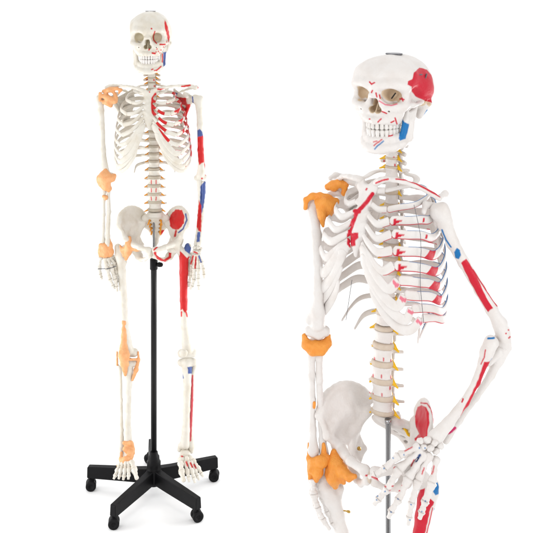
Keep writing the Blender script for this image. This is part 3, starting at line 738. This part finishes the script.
# ---- A right arm (left of picture)
k, root = 'A', rootA
hum = limb('humerus', k, root, [(102.5, 98, 8, 17), (100, 102, 5, 14), (101, 110, 2, 11), (102, 125, 0, 9.5), (103, 150, 0, 9.5), (104.5, 166, 0, 12), (106, 174, 0, 15)], (), extra_nodes=[[(98.6, 97.5, 0, 9), (99.5, 104, 0, 9)], [(101, 175, 2, 9), (111.5, 175, 2, 9)]])
rubber('elbow_ligament', k, hum, [[(105.5, 170, -8, 8), (105, 177, -10, 23), (106.5, 186, -8, 16)], [(99, 177.5, -6, 9), (101, 184, -6, 11)], [(100, 180, -5, 12), (112, 178, -5, 13), (114, 176, -4, 9)], [(104, 187, -6, 10), (109, 189, -4, 9), (108.5, 191, -4, 5)]])
rubber('shoulder_ligament', k, hum, [[(100, 93.5, -12, 6), (100, 100, -13, 6)], [(106, 93, -10, 7), (108, 102, -14, 10), (111, 106, -12, 6)], [(108, 102, -14, 9), (115, 101, -16, 9), (116, 97, -14, 5)], [(103.5, 91, -4, 6), (109, 90, -14, 8), (114, 89.5, -16, 5)], [(103, 96, -14, 7), (108, 98, -18, 10), (112, 99, -18, 8)], [(104, 102, -12, 8), (110, 104, -12, 9)], [(112, 91, -14, 6), (115, 94, -14, 5), (116, 98, -14, 6)], [(110, 88.2, -6, 5), (117, 88.4, -18, 5), (121, 90, -20, 4.5), (119, 93, -20, 4)]])
uln = limb('ulna', k, root, [(105.5, 184, 4, 10), (104, 192, 0, 6.5), (103.6, 215, -2, 5.8), (103, 240, 0, 6.5), (102.5, 245, 0, 8)])
rad = limb('radius', k, root, [(108.8, 186, 2, 8), (108.4, 192, 0, 6), (109, 212, 0, 6.8), (107.6, 236, 0, 8), (107.5, 245, -2, 11)])
rubber('radius_band', k, uln, [[(103.6, 196.5, -5, 6), (105.8, 197.5, -8, 7), (105.6, 199.2, -7, 4)]])
hand = limb('hand', k, root, [(102, 252, 0, 9), (109, 252, 0, 9)])
hand.name = 'hand'
rubber('wrist_ligament', k, hand, [[(100.6, 245, -4, 7), (101, 251, -4, 10), (100.8, 256, -4, 8)], [(105, 247, -6, 15), (105.5, 254, -6, 15)], [(110, 245, -4, 8), (110.5, 252, -4, 11), (110.5, 255, -4, 8)], [(111.3, 246, 0, 4), (109.6, 237, 0, 2.5)]], flat=(1, .7, 1))
digits(k, hand, [
 dict(p=[(100.5, 257, -4), (99.2, 268.5, -10), (100.3, 274, -14), (101.2, 277, -16), (101.9, 279.5, -17)], r=8),
 dict(p=[(104.8, 258, -6), (107, 269, -16), (110, 279, -22), (112.5, 285, -20), (114.6, 289, -16)], r=8.5),
 dict(p=[(107.5, 258, -4), (111.5, 268, -12), (115, 279, -18), (116.4, 286, -18), (117.3, 291.5, -14)], r=8.5),
 dict(p=[(109.8, 257, 0), (115, 264.5, 0), (116.3, 274, -6), (116.8, 281, -8), (116.6, 286, -8)], r=8),
 dict(p=[(111.8, 256, 6), (117, 262, 14), (118.5, 269, 14), (119, 274, 12)], r=8)], ('metacarpal', 'finger_bone'), (), 1.0)
b = Body(); b.chain([(*un(k, 98, 269, -18), 1.5), (*un(k, 108.5, 268.5, -24), 1.5), (*un(k, 116, 266, -10), 1.5)], 1); V, Fc = b.mesh(1.2); obj('finger_wire', V, Fc, M['wire'], hand)
# ---- A left arm
hum = limb('humerus', k, root, [(195, 99, 8, 16), (198, 100, 4, 15), (199, 108, 2, 11), (200, 125, 0, 10.5), (200.6, 150, 0, 10.5), (201.5, 166, 0, 12), (200.5, 175, 0, 15)], ('hum1',), extra_nodes=[[(201, 98, 0, 9), (199.8, 104, 0, 10)], [(196.5, 178, 2, 10), (204.5, 177, 2, 9)]])
uln = limb('ulna', k, root, [(199.5, 181, 6, 11), (200, 190, 2, 8), (199.3, 215, 0, 6), (197.5, 236, 2, 7.5), (195.8, 244, 2, 8)], ('fore1',))
rad = limb('radius', k, root, [(203.8, 183, -2, 8), (203.6, 192, -2, 6.5), (202.6, 212, -4, 8), (200, 234, -6, 8.5), (199.4, 243, -6, 11)], ('fore1',))
hand = limb('hand', k, root, [(195, 250, 0, 7), (199, 250, 0, 7)], ('hand1',))
pebbles(k, hand, 'carpal', [(194.6, 247.5, -6, 7, 7, 6), (198.2, 247.5, -8, 8, 7, 6), (193.8, 251.5, -8, 6, 6, 6), (196.6, 252, -10, 7, 7, 6), (199.6, 251.5, -8, 6, 6, 6), (201, 248.6, -4, 5, 5, 5)], ('hand1',))
digits(k, hand, [
 dict(p=[(198.8, 254, -8), (201.6, 262, -16), (203.4, 268.5, -22), (204, 274, -24), (204.2, 278.5, -24)], r=7.6),
 dict(p=[(197.4, 254, -6), (198.2, 268, -12), (198.4, 278, -18), (198.6, 285, -18), (199, 290, -14)], r=8.2),
 dict(p=[(195.6, 254, -4), (194.2, 268, -10), (194, 279, -16), (192.4, 285.5, -16), (190, 289.5, -12)], r=8.2),
 dict(p=[(194, 254, 0), (191.5, 266, 0), (190.6, 275, -4), (189.6, 282, -6), (188.9, 287, -4)], r=7.8),
 dict(p=[(192.6, 253, 8), (189.6, 262, 14), (188.8, 270, 14), (188.3, 276, 12)], r=7)], ('metacarpal', 'finger_bone'), ('hand1',))
# ---- A legs
for sd, fx in ((-1, 'R'), (1, 'L')):
    if sd < 0:
        fem = limb('femur', k, root, [(133, 247, -4, 21), (125, 249, 0, 14), (120.5, 256, 0, 17), (121.8, 272, -2, 14.5), (123.6, 300, -6, 13), (124.6, 325, -6, 13), (127, 343, -2, 17), (128, 350, 0, 20)], ('femr',), extra_nodes=[[(117.8, 247, 8, 12), (118.6, 255, 4, 13)], [(122, 353, 8, 15), (134.5, 352.5, 8, 15)], [(125, 262, 6, 8), (122, 266, 0, 9)]])
        rubber('hip_ligament', k, fem, [[(129.5, 238, -26, 7), (128.5, 244, -28, 12), (128, 252, -26, 13), (126, 259, -20, 6)], [(122.5, 250, -16, 8), (129, 247, -28, 12), (137, 248.5, -32, 10), (142, 249, -40, 5)], [(120.4, 246, -14, 4), (124, 255, -20, 7)]])
        rubber('patellar_ligament', k, fem, [[(124, 321.5, -15, 7), (124, 335, -16, 8), (123.6, 347, -22, 11), (124, 355, -32, 17), (124.6, 364, -26, 12), (125.2, 375, -16, 5)]], flat=(1.15, .8, 1))
        rubber('knee_side_ligament', k, fem, [[(138.2, 352, 0, 3), (138.6, 360, 0, 5), (136, 370, -4, 8), (132.5, 380, -8, 5)], [(127, 359.5, -24, 5), (138, 359.5, -4, 4)], [(117, 352, 6, 3), (117.2, 365, 6, 4)]])
        bone('patella', k, (lambda b: b.mesh(2))(Body().ell(un(k, 124, 353, -24), (14, 8, 14))), root)
        limb('tibia', k, root, [(128, 363, 4, 20), (128.4, 370, 2, 16), (128.4, 385, 0, 12.5), (128, 410, 0, 11), (127.8, 430, 0, 12), (128, 442, 0, 16)], ('tibr',), extra_nodes=[[(122, 363, 6, 12.5), (134.5, 363, 6, 12.5)], [(132, 444, 0, 8), (132.4, 449, 0, 6)]])
        limb('fibula', k, root, [(119.6, 366, 14, 9), (120.4, 372, 12, 6), (121, 400, 10, 5.8), (121.6, 430, 6, 6.5), (121.4, 446, 4, 10), (121, 452, 2, 8)])
        foot = limb('foot', k, root, [(128, 452, 0, 17), (128, 458, -26, 15), (126, 463, -50, 12)], (), extra_nodes=[[(126, 460, 30, 15), (127, 462, 55, 14)]])
        rubber('ankle_ligament', k, foot, [[(124.5, 443, -14, 8), (130.6, 443.5, -16, 9), (133, 449, -14, 8)], [(126, 449, -20, 12), (131, 453, -24, 12), (130, 457, -34, 10), (126, 460, -44, 10)], [(121.5, 453, -14, 6), (121, 459, -34, 7), (122, 463, -50, 8)], [(123, 459.5, -42, 9), (126, 460, -48, 12), (131, 461.5, -50, 10)], [(118.5, 465.5, -58, 7), (124, 464, -60, 10), (130, 465.5, -62, 9), (131.5, 467.5, -66, 5)]], flat=(1, .8, .9))
        digits(k, foot, [
         dict(p=[(119.8, 464, -58), (117.2, 470.5, -92), (115.2, 475.5, -112), (113.7, 479, -122)], r=7.5),
         dict(p=[(122.5, 463.5, -58), (120.8, 470.5, -98), (119.6, 475.5, -122), (118.7, 479, -132)], r=7.5),
         dict(p=[(125.5, 463, -58), (124.8, 470.5, -102), (124, 476, -128), (123.2, 480, -138)], r=7.8),
         dict(p=[(128.4, 463, -58), (128.8, 470, -102), (128.6, 475.5, -130), (128.4, 479.3, -140)], r=7.8),
         dict(p=[(131.4, 462.5, -56), (134, 469.5, -104), (137, 479, -140)], r=10.5)], ('metatarsal', 'toe_bone'))
    else:
        fem = limb('femur', k, root, [(172, 247, -4, 21), (179, 249, 0, 14), (184, 256, 0, 17), (183.8, 272, -2, 15.5), (183.6, 300, -6, 13), (184.6, 325, -6, 13), (186.5, 342, -2, 17), (187.5, 349, 0, 20)], ('fem1',), extra_nodes=[[(188, 246.5, 4, 12), (186.5, 255, 2, 13)], [(181.8, 353.5, 6, 15.5), (193.2, 353, 6, 15.5)]])
        bone('patella', k, (lambda b: b.mesh(2, .6, .2))(Body().ell(un(k, 183.5, 353, -36), (15, 8, 14))), root)
        limb('tibia', k, root, [(187, 362.5, 4, 20), (187, 370, 2, 17), (187.2, 385, 0, 14), (186.4, 410, 0, 12.5), (186, 430, 0, 14), (185, 444, 0, 19)], ('tib1',), extra_nodes=[[(181.2, 362.5, 6, 13.5), (193.4, 362, 6, 13.5)], [(180, 446, 0, 9), (179.2, 450, 0, 7)]])
        limb('fibula', k, root, [(194.4, 366, 14, 9), (193, 374, 12, 6), (191.8, 400, 8, 5.5), (190.8, 430, 4, 7), (191.6, 446, 2, 11), (191.6, 451, 0, 9)], ('fib1',))
        foot = limb('foot', k, root, [(185, 452, 0, 17), (183, 456, -26, 13)], ('foot1',), extra_nodes=[[(186, 460, 30, 15), (186, 462, 55, 14)]])
        pebbles(k, foot, 'tarsal', [(185, 454.5, -26, 19, 16, 13), (181, 460, -54, 13, 12, 12), (186.5, 459.5, -52, 10, 12, 11), (190, 459, -44, 11, 14, 11), (193.5, 461, -52, 8, 12, 9), (181.4, 465, -74, 9, 8, 9)], ('foot1',))
        digits(k, foot, [
         dict(p=[(180.4, 463, -66), (181.6, 471.5, -112), (184, 481.5, -146)], r=10.5),
         dict(p=[(185, 462, -60), (187.6, 472, -110), (188.7, 477.5, -134), (189.2, 482, -144)], r=7.8),
         dict(p=[(188.6, 462, -58), (192, 471.5, -106), (193.8, 478, -132), (195, 483, -142)], r=7.8),
         dict(p=[(191.2, 461.5, -56), (195.4, 471, -98), (197.8, 476.5, -120), (199.4, 480, -130)], r=7.5),
         dict(p=[(193.8, 461, -52), (198.6, 468.5, -88), (201.4, 473.5, -106), (203.2, 477, -114)], r=7.5)], ('metatarsal', 'toe_bone'), ('foot1',))

# ================================================================ MODEL B limbs
k, root = 'B', rootB
hum = limb('humerus', k, root, [(317, 203, 45, 17), (313, 209, 38, 14), (314, 216, 30, 12.5), (316.5, 235, 12, 11), (317.5, 265, -10, 10.5), (318, 295, -18, 11.5), (318, 312, -16, 15), (317.5, 324, -12, 17)], (), extra_nodes=[[(311.5, 204, 45, 12), (312, 214, 45, 11)], [(310, 331, -10, 12), (318, 335, -14, 9), (325, 331, -10, 12)], [(309, 320, -10, 9), (316, 305, -14, 10)]], sub=[[(314, 323, -32, 5), (319, 325, -32, 5)]])
rubber('shoulder_ligament', k, hum, [[(305.5, 208, 26, 5), (306, 200, 28, 5.5), (312, 196, 28, 6.5), (320, 195.5, 28, 6.5), (326, 197, 30, 7)], [(318, 202, 22, 8), (324, 203, 18, 13), (330, 206, 22, 15), (335, 202, 28, 10)], [(321, 208, 16, 12), (322, 216, 12, 9), (323, 226, 14, 3.5)], [(329, 213, 22, 9)] * 2, [(322, 198, 26, 8), (329, 199, 28, 9)]])
rubber('acromion_ligament', k, hum, [[(328, 187, 50, 8), (333, 185, 48, 9), (339, 183.5, 46, 9), (346, 184, 44, 7)], [(345, 186, 44, 6), (344, 193, 44, 7)], [(334, 188, 46, 8)] * 2])
limb('acromion', k, hum, [(330, 195, 60, 8), (337, 192.5, 56, 8), (341, 194, 56, 6)])
limb('clavicle_end', k, hum, [(346, 178, 50, 10), (353, 180.5, 40, 11), (358, 183, 30, 9)])
rubber('elbow_ligament', k, hum, [[(304.5, 336, -10, 6), (306, 345, -14, 9), (313, 350, -18, 12), (321, 349.5, -18, 12), (327.5, 343, -14, 9), (328.6, 336, -10, 5)], [(309, 345, -16, 11), (316, 346, -18, 11), (324, 345, -16, 11)]], flat=(1, 1.1, 1))
uln = limb('ulna', k, root, [(315, 342, 0, 13), (311.5, 356, 0, 9), (311.5, 375, 6, 7.5), (312.5, 400, 20, 6.5), (312.5, 430, 15, 8), (313, 450, 10, 12), (313.5, 456, 10, 11)])
rad = limb('radius', k, root, [(320.5, 343, -4, 11), (319, 357, 0, 8.5), (319.4, 380, 6, 7.5), (320.5, 410, 20, 7), (322.5, 440, 14, 8), (324.5, 456, 10, 11)])
rubber('radius_band', k, uln, [[(314.3, 403, 12, 4), (314.3, 407, 12, 3.5)]])
hand = limb('hand', k, root, [(315, 466, 10, 13), (324, 466, 10, 12), (317, 473, 6, 11)])
rubber('wrist_ligament', k, hand, [[(308.6, 443, 8, 2.5), (308.6, 458, 4, 4), (310, 478, 0, 5)], [(313, 462, -4, 10), (321, 462, -8, 13), (327, 459, -4, 10)], [(312, 470, -4, 9), (318, 473, -8, 10), (316, 480, -6, 6)], [(323.6, 444, 4, 4), (324, 456, 0, 7)]], flat=(1, .8, 1))
digits(k, hand, [
 dict(p=[(313, 479, 0), (313.8, 494, -10), (317.5, 507.5, -18), (322.5, 518.5, -22), (330, 530, -20)], r=7.5),
 dict(p=[(316, 481, 10), (322.5, 497, 4), (327, 511, -2), (332, 522, -6), (337, 531, -6)], r=7.2),
 dict(p=[(312, 480, 20), (312.2, 492, 18), (315, 504, 14), (320, 516, 12), (325, 525, 12)], r=7),
 dict(p=[(318, 478, 24), (325, 490, 28), (329, 502, 30), (331, 510, 30)], r=7)], ('metacarpal', 'finger_bone'))
# left arm, hand on hip
hum = limb('humerus', k, root, [(438, 212, -60, 19), (441, 214, -62, 18), (445, 224, -62, 16), (453, 243, -62, 13.5), (464, 263, -62, 12.5), (480, 290, -60, 12.5), (492, 310, -58, 13.5), (500, 324, -56, 16), (503.5, 338, -54, 15)], ('hum1',), extra_nodes=[[(443, 208, -64, 13), (447, 220, -62, 11)], [(497, 342, -50, 13), (507, 347, -52, 11)], [(506, 328, -54, 9), (508, 342, -54, 8)]])
rad = limb('radius', k, root, [(491, 343, -72, 16), (487, 352, -76, 14), (483.5, 362, -78, 10.5), (476, 382, -84, 8.6), (464.5, 402, -90, 9), (448, 423.5, -96, 12), (436, 437, -98, 16)], ('rad1',))
uln = limb('ulna', k, root, [(505, 348, -50, 13), (498, 360, -52, 13), (490.5, 376, -58, 8.5), (476, 397.5, -66, 7), (459, 420, -80, 8), (449, 433, -84, 9), (446, 440, -86, 9)], ('uln1',), extra_nodes=[[(498, 352, -62, 11), (488, 362, -68, 9)]])
hand = limb('hand', k, root, [(424, 447, -100, 9), (434, 447, -98, 9)], ('hand1',))
pebbles(k, hand, 'carpal', [(420, 441, -112, 7, 8, 6), (427, 440, -114, 8, 8, 7), (434, 443, -112, 8, 8, 7), (440, 446, -108, 8, 8, 7), (423, 447.5, -116, 8, 7, 7), (430, 448.5, -118, 8, 7, 7), (436, 451.5, -114, 8, 7, 6.5), (417, 446.5, -110, 6, 6, 6)], ('hand1',), 1.3)
digits(k, hand, [
 dict(p=[(419, 446.5, -116), (399, 455.5, -128), (385, 468, -132), (375.5, 474.5, -132), (368, 477.5, -130)], r=7.5),
 dict(p=[(421.5, 450, -118), (399, 469, -134), (387.5, 489, -140), (379, 498.5, -138), (374, 505, -134)], r=8.2),
 dict(p=[(425, 453, -118), (408.5, 478, -138), (399, 499, -146), (391.5, 510.5, -144), (388.5, 518, -140)], r=8.2),
 dict(p=[(430, 454, -118), (418, 480, -136), (412, 502, -142), (409.4, 516, -140), (408.2, 525, -136)], r=7.8),
 dict(p=[(436.5, 457, -112), (432.5, 482, -124), (425.5, 501, -132), (421.8, 511.5, -132), (419.6, 519, -130)], r=8.2)], ('metacarpal', 'finger_bone'), ('hand1',))
# webbing of small bones in the palm
limb('palm_plate', k, hand, [(414, 458, -112, 6), (406, 470, -120, 6), (408, 482, -124, 5)], ('hand1',), kk=8)
# thighs
fem = limb('femur', k, root, [(330, 472, 30, 24), (324, 478, 22, 20), (326, 488, 15, 23), (332, 500, 8, 20), (337, 515, 4, 17), (342, 533, 0, 15), (352, 575, -5, 14.5), (362, 625, -5, 16), (366, 650, -5, 22)], (), extra_nodes=[[(321.5, 475, 26, 12), (322, 486, 20, 12)], [(340, 488, 14, 10), (336, 500, 6, 10)], [(357, 660, 0, 20), (373, 660, 0, 20)]])
b = Body(); b.cone(un(k, 341, 510, 0), un(k, 348.4, 511.5, -4), 1.6, 1.6, 1); b.cone(un(k, 348, 511.5, -4), un(k, 349.2, 511.8, -4), 3, 3, 1); V, Fc = b.mesh(1); obj('femur_screw', V, Fc, M['brass'], fem)
rubber('hip_ligament', k, fem, [[(334, 452.5, 2, 8), (334.5, 462, -6, 14), (334, 478, -14, 16), (335.5, 486, -14, 7)], [(329, 462, 2, 8), (329, 474, -2, 10)], [(338, 458, -6, 9), (342, 471, -24, 12), (343.5, 482, -22, 6)], [(344, 470, -26, 10), (349, 477, -38, 9), (355, 476.5, -48, 5)]])
fem = limb('femur', k, root, [(412, 470, -30, 24), (424, 480, -44, 16), (428, 488, -50, 20), (427, 500, -52, 20), (423, 517, -52, 17), (420.5, 533, -52, 15.5), (414, 575, -50, 14.5), (405, 625, -45, 16), (402, 650, -45, 22)], ('fem1',), extra_nodes=[[(434, 483, -48, 12), (433.5, 493, -50, 13)], [(394, 660, -40, 20), (410, 660, -40, 20)]])
# rib wires
def wire(k, root, pts, r=.7):
    b = Body(); b.chain([(*un(k, *p), r) for p in spline(pts, 8)], .5); V, Fc = b.mesh(.6); obj('support_wire', V, Fc, M['wire'], root)
wire('B', root, [(414, 205, -95), (421, 240, -118), (420, 280, -122), (424, 325, -112)])
wire('B', root, [(352, 280, 60), (349, 300, 55), (346, 320, 50)])
b = Body(); c = un('B', 359, 448.5, 20); b.ell(c, (4.5, 4, 4.5)); b.cone(c, c + np.array([2, -6, 1]), 2.5, 2.5, 1); V, Fc = b.mesh(1); obj('pelvis_screw', V, Fc, M['brass'], rootB)

# ================================================================ STANDS
def ring_solid(cx, cy, prof, seg=40):
    V = []; Fc = []; n = len(prof)
    for r, z in prof:
        for j in range(seg):
            a = 2 * math.pi * j / seg; V.append((cx + r * math.cos(a), cy + r * math.sin(a), z))
    for i in range(n - 1):
        for j in range(seg): q = (j + 1) % seg; Fc.append((i * seg + j, i * seg + q, (i + 1) * seg + q, (i + 1) * seg + j))
    Fc += [list(range(seg))[::-1], [(n - 1) * seg + j for j in range(seg)]]
    return np.array(V), Fc
def bevel(o, w, seg=3):
    m = o.modifiers.new('bevel', 'BEVEL'); m.width = w * MM; m.segments = seg; m.limit_method = 'ANGLE'
    o.modifiers.new('wn', 'WEIGHTED_NORMAL')
def build_stand(k, cx, cy, label, top, rod_top, rod_r, split):
    st = thing('rolling_stand', (cx, cy, 0), label, 'display stand', 'skeleton stands')
    V, Fc = ring_solid(cx, cy, [(10.8, 120), (10.8, split - 1), (10, split)]); obj('pole', V, Fc, M['pole'], st)
    V, Fc = ring_solid(cx, cy, [(rod_r, split - 4), (rod_r, rod_top - 8), (rod_r + 1.6, rod_top - 8), (rod_r + 1.6, rod_top)]); obj('steel_rod', V, Fc, M['chrome'], st)
    V, Fc = ring_solid(cx, cy, [(13.5, split - 40), (14, split - 38), (14, split - 4), (12, split - 1)]); cl = obj('clamp_collar', V, Fc, M['black'], st)
    b = Body(); z = split - 20; b.cone((cx + 12, cy - 6, z), (cx + 22, cy - 10, z), 4, 4, 1); b.cone((cx + 21, cy - 10, z), (cx + 27, cy - 12, z), 9, 8, 1)
    V, Fc = b.mesh(1.5); obj('clamp_knob', V, Fc, M['black'], cl)
    V, Fc = ring_solid(cx, cy, [(20, 40), (27, 43), (29, 60), (29, 92), (27, 98), (24, 103), (25, 112), (25, 122), (21, 128), (20, 142), (16, 146), (14, 158), (11.2, 160)]); hb = obj('hub', V, Fc, M['black'], st)
    for j in range(5):
        a = math.radians(-54 + 8.5 + 72 * j); dx, dy = math.cos(a), math.sin(a); R = 230
        b_v = []; prof = [(24, 16, 98, 50), (70, 15, 94, 48), (213, 13, 88, 46), (246, 13, 86, 46), (249, 12, 83, 48)]
        for r, w, zt, zb in prof:
            px, py = cx + dx * r, cy + dy * r
            for s, z in ((-1, zb), (1, zb), (.82, zt), (-.82, zt)): b_v.append((px - dy * w * s, py + dx * w * s, z))
        Fc = []
        for i in range(len(prof) - 1):
            for q in range(4): p = (q + 1) % 4; Fc.append((i * 4 + q, (i + 1) * 4 + q, (i + 1) * 4 + p, i * 4 + p))
        Fc += [[0, 1, 2, 3], [len(prof) * 4 - 1 - q for q in range(4)]]
        lg = obj('leg', b_v, Fc, M['black'], st, smooth=False); bevel(lg, 3)
        # caster
        ex, ey = cx + dx * R, cy + dy * R
        ca = a + [1.2, -.5, .9, .3, -1.0][j]; ux, uy = math.cos(ca), math.sin(ca)
        ox, oy = ex + ux * 7, ey + uy * 7
        b = Body(); b.cone((ex, ey, 50), (ex, ey, 34), 5.5, 6, 1); b.ell((ox, oy, 27), (15, 15, 17), 5)
        V, Fc = b.mesh(1.6); V[:, 2] = np.maximum(V[:, 2], 22); cs = obj('caster', V, Fc, M['black'], st)
        for s in (-1, 1):
            wx, wy = ox - uy * 10 * s, oy + ux * 10 * s
            P = [(-7, 8), (-7, 16), (-5, 19), (5, 19), (7, 16), (7, 8), (4, 7)]; seg = 32; V = []; Fc = []
            for t, r in P:
                for q in range(seg):
                    g = 2 * math.pi * q / seg; V.append((wx - uy * t * s + ux * r * math.cos(g), wy + ux * t * s + uy * r * math.cos(g), 19.2 + r * math.sin(g)))
            for i in range(len(P) - 1):
                for q in range(seg): p = (q + 1) % seg; Fc.append((i * seg + q, i * seg + p, (i + 1) * seg + p, (i + 1) * seg + q))
            Fc += [list(range(seg))[::-1], [(len(P) - 1) * seg + q for q in range(seg)]]
            obj('wheel', V, Fc, M['tyre'], cs)
    return st
cA = un('A', 153.8, 480, 45)
build_stand('A', cA[0], 3620, 'black five legged rolling stand on casters with its pole up to the full length skeleton', 0, 1000, 4.2, 858)
cB = un('B', 389, 480, 0)
sB = build_stand('B', cB[0], 2215, 'bright steel pole rising behind the splayed hand of the large close-up skeleton', 0, 915 + 18, 6.0, 520)

# ================================================================ SEAMLESS WHITE SWEEP
def build_sweep():
    xs = [-9000, 9000]; prof = [(-3000, 0), (6000, 0)]
    for i in range(1, 17):
        a = math.pi / 2 * i / 16; prof.append((6000 + 1500 * math.sin(a), 1500 - 1500 * math.cos(a)))
    prof.append((7500, 7000)); V = []; Fc = []
    for y, z in prof: V += [(xs[0], y, z), (xs[1], y, z)]
    for i in range(len(prof) - 1): Fc.append((2 * i, 2 * i + 1, 2 * i + 3, 2 * i + 2))
    o = obj('backdrop', V, Fc, M['sweep'], None); o['kind'] = 'structure'
build_sweep()

# ================================================================ LIGHT
w = bpy.data.worlds.new('World'); scn.world = w; w.use_nodes = True
w.node_tree.nodes['Background'].inputs[0].default_value = (1, 1, 1, 1); w.node_tree.nodes['Background'].inputs[1].default_value = .88
def area(name, loc, tgt, size, power, colr=(1, 1, 1)):
    l = bpy.data.lights.new(name, 'AREA'); l.shape = 'RECTANGLE'; l.size, l.size_y = size; l.energy = power; l.color = colr
    o = bpy.data.objects.new(name, l); col.objects.link(o); o.location = loc
    from mathutils import Vector
    o.rotation_euler = (Vector(tgt) - Vector(loc)).to_track_quat('-Z', 'Y').to_euler(); return o
area('key_area', (-2.2, -.5, 2.5), (-.1, 3.2, 1.1), (1.4, 1.4), 42)  # unseen lamp, added to model the bones from the left front
area('fill_right', (2.4, .4, 1.9), (.3, 2.3, .95), (1.0, 1.8), 24)  # unseen lamp, added to brighten the near skeleton
area('backdrop_fill', (0, 5.2, 4.6), (0, 6.2, .2), (8, 1.0), 70)  # added lamp above the view, lifts the backdrop to white
area('floor_fill', (0, 3.8, 11), (0, 3.9, 0), (7, 5), 40)  # added far overhead, out of view, to whiten the floor
area('shadow_fill_left', (-2.3, 3.3, .55), (-.4, 3.5, .1), (1.6, .5), 30)  # low lamp out of view, added to fill the shadow under the stand
area('shadow_fill_right', (1.7, 3.9, .55), (-.3, 3.5, .1), (1.2, .5), 30)  # second added lamp, fills that same shadow from the right

cam = bpy.data.cameras.new('camera'); co = bpy.data.objects.new('camera', cam); col.objects.link(co)
co.location = (0, 0, CAM_Z * MM); co.rotation_euler = (math.radians(90), 0, 0)
cam.sensor_width = 36; cam.sensor_fit = 'HORIZONTAL'; cam.lens = 36 * F_PX / 533; cam.shift_y = -(266.5 - HZ) / 533
cam.clip_start = .05; cam.clip_end = 100
scn.camera = co
vs = scn.view_settings; vs.view_transform = 'Standard'; vs.look = 'None'; vs.exposure = 0; vs.gamma = 1
print('objects', len(bpy.data.objects))
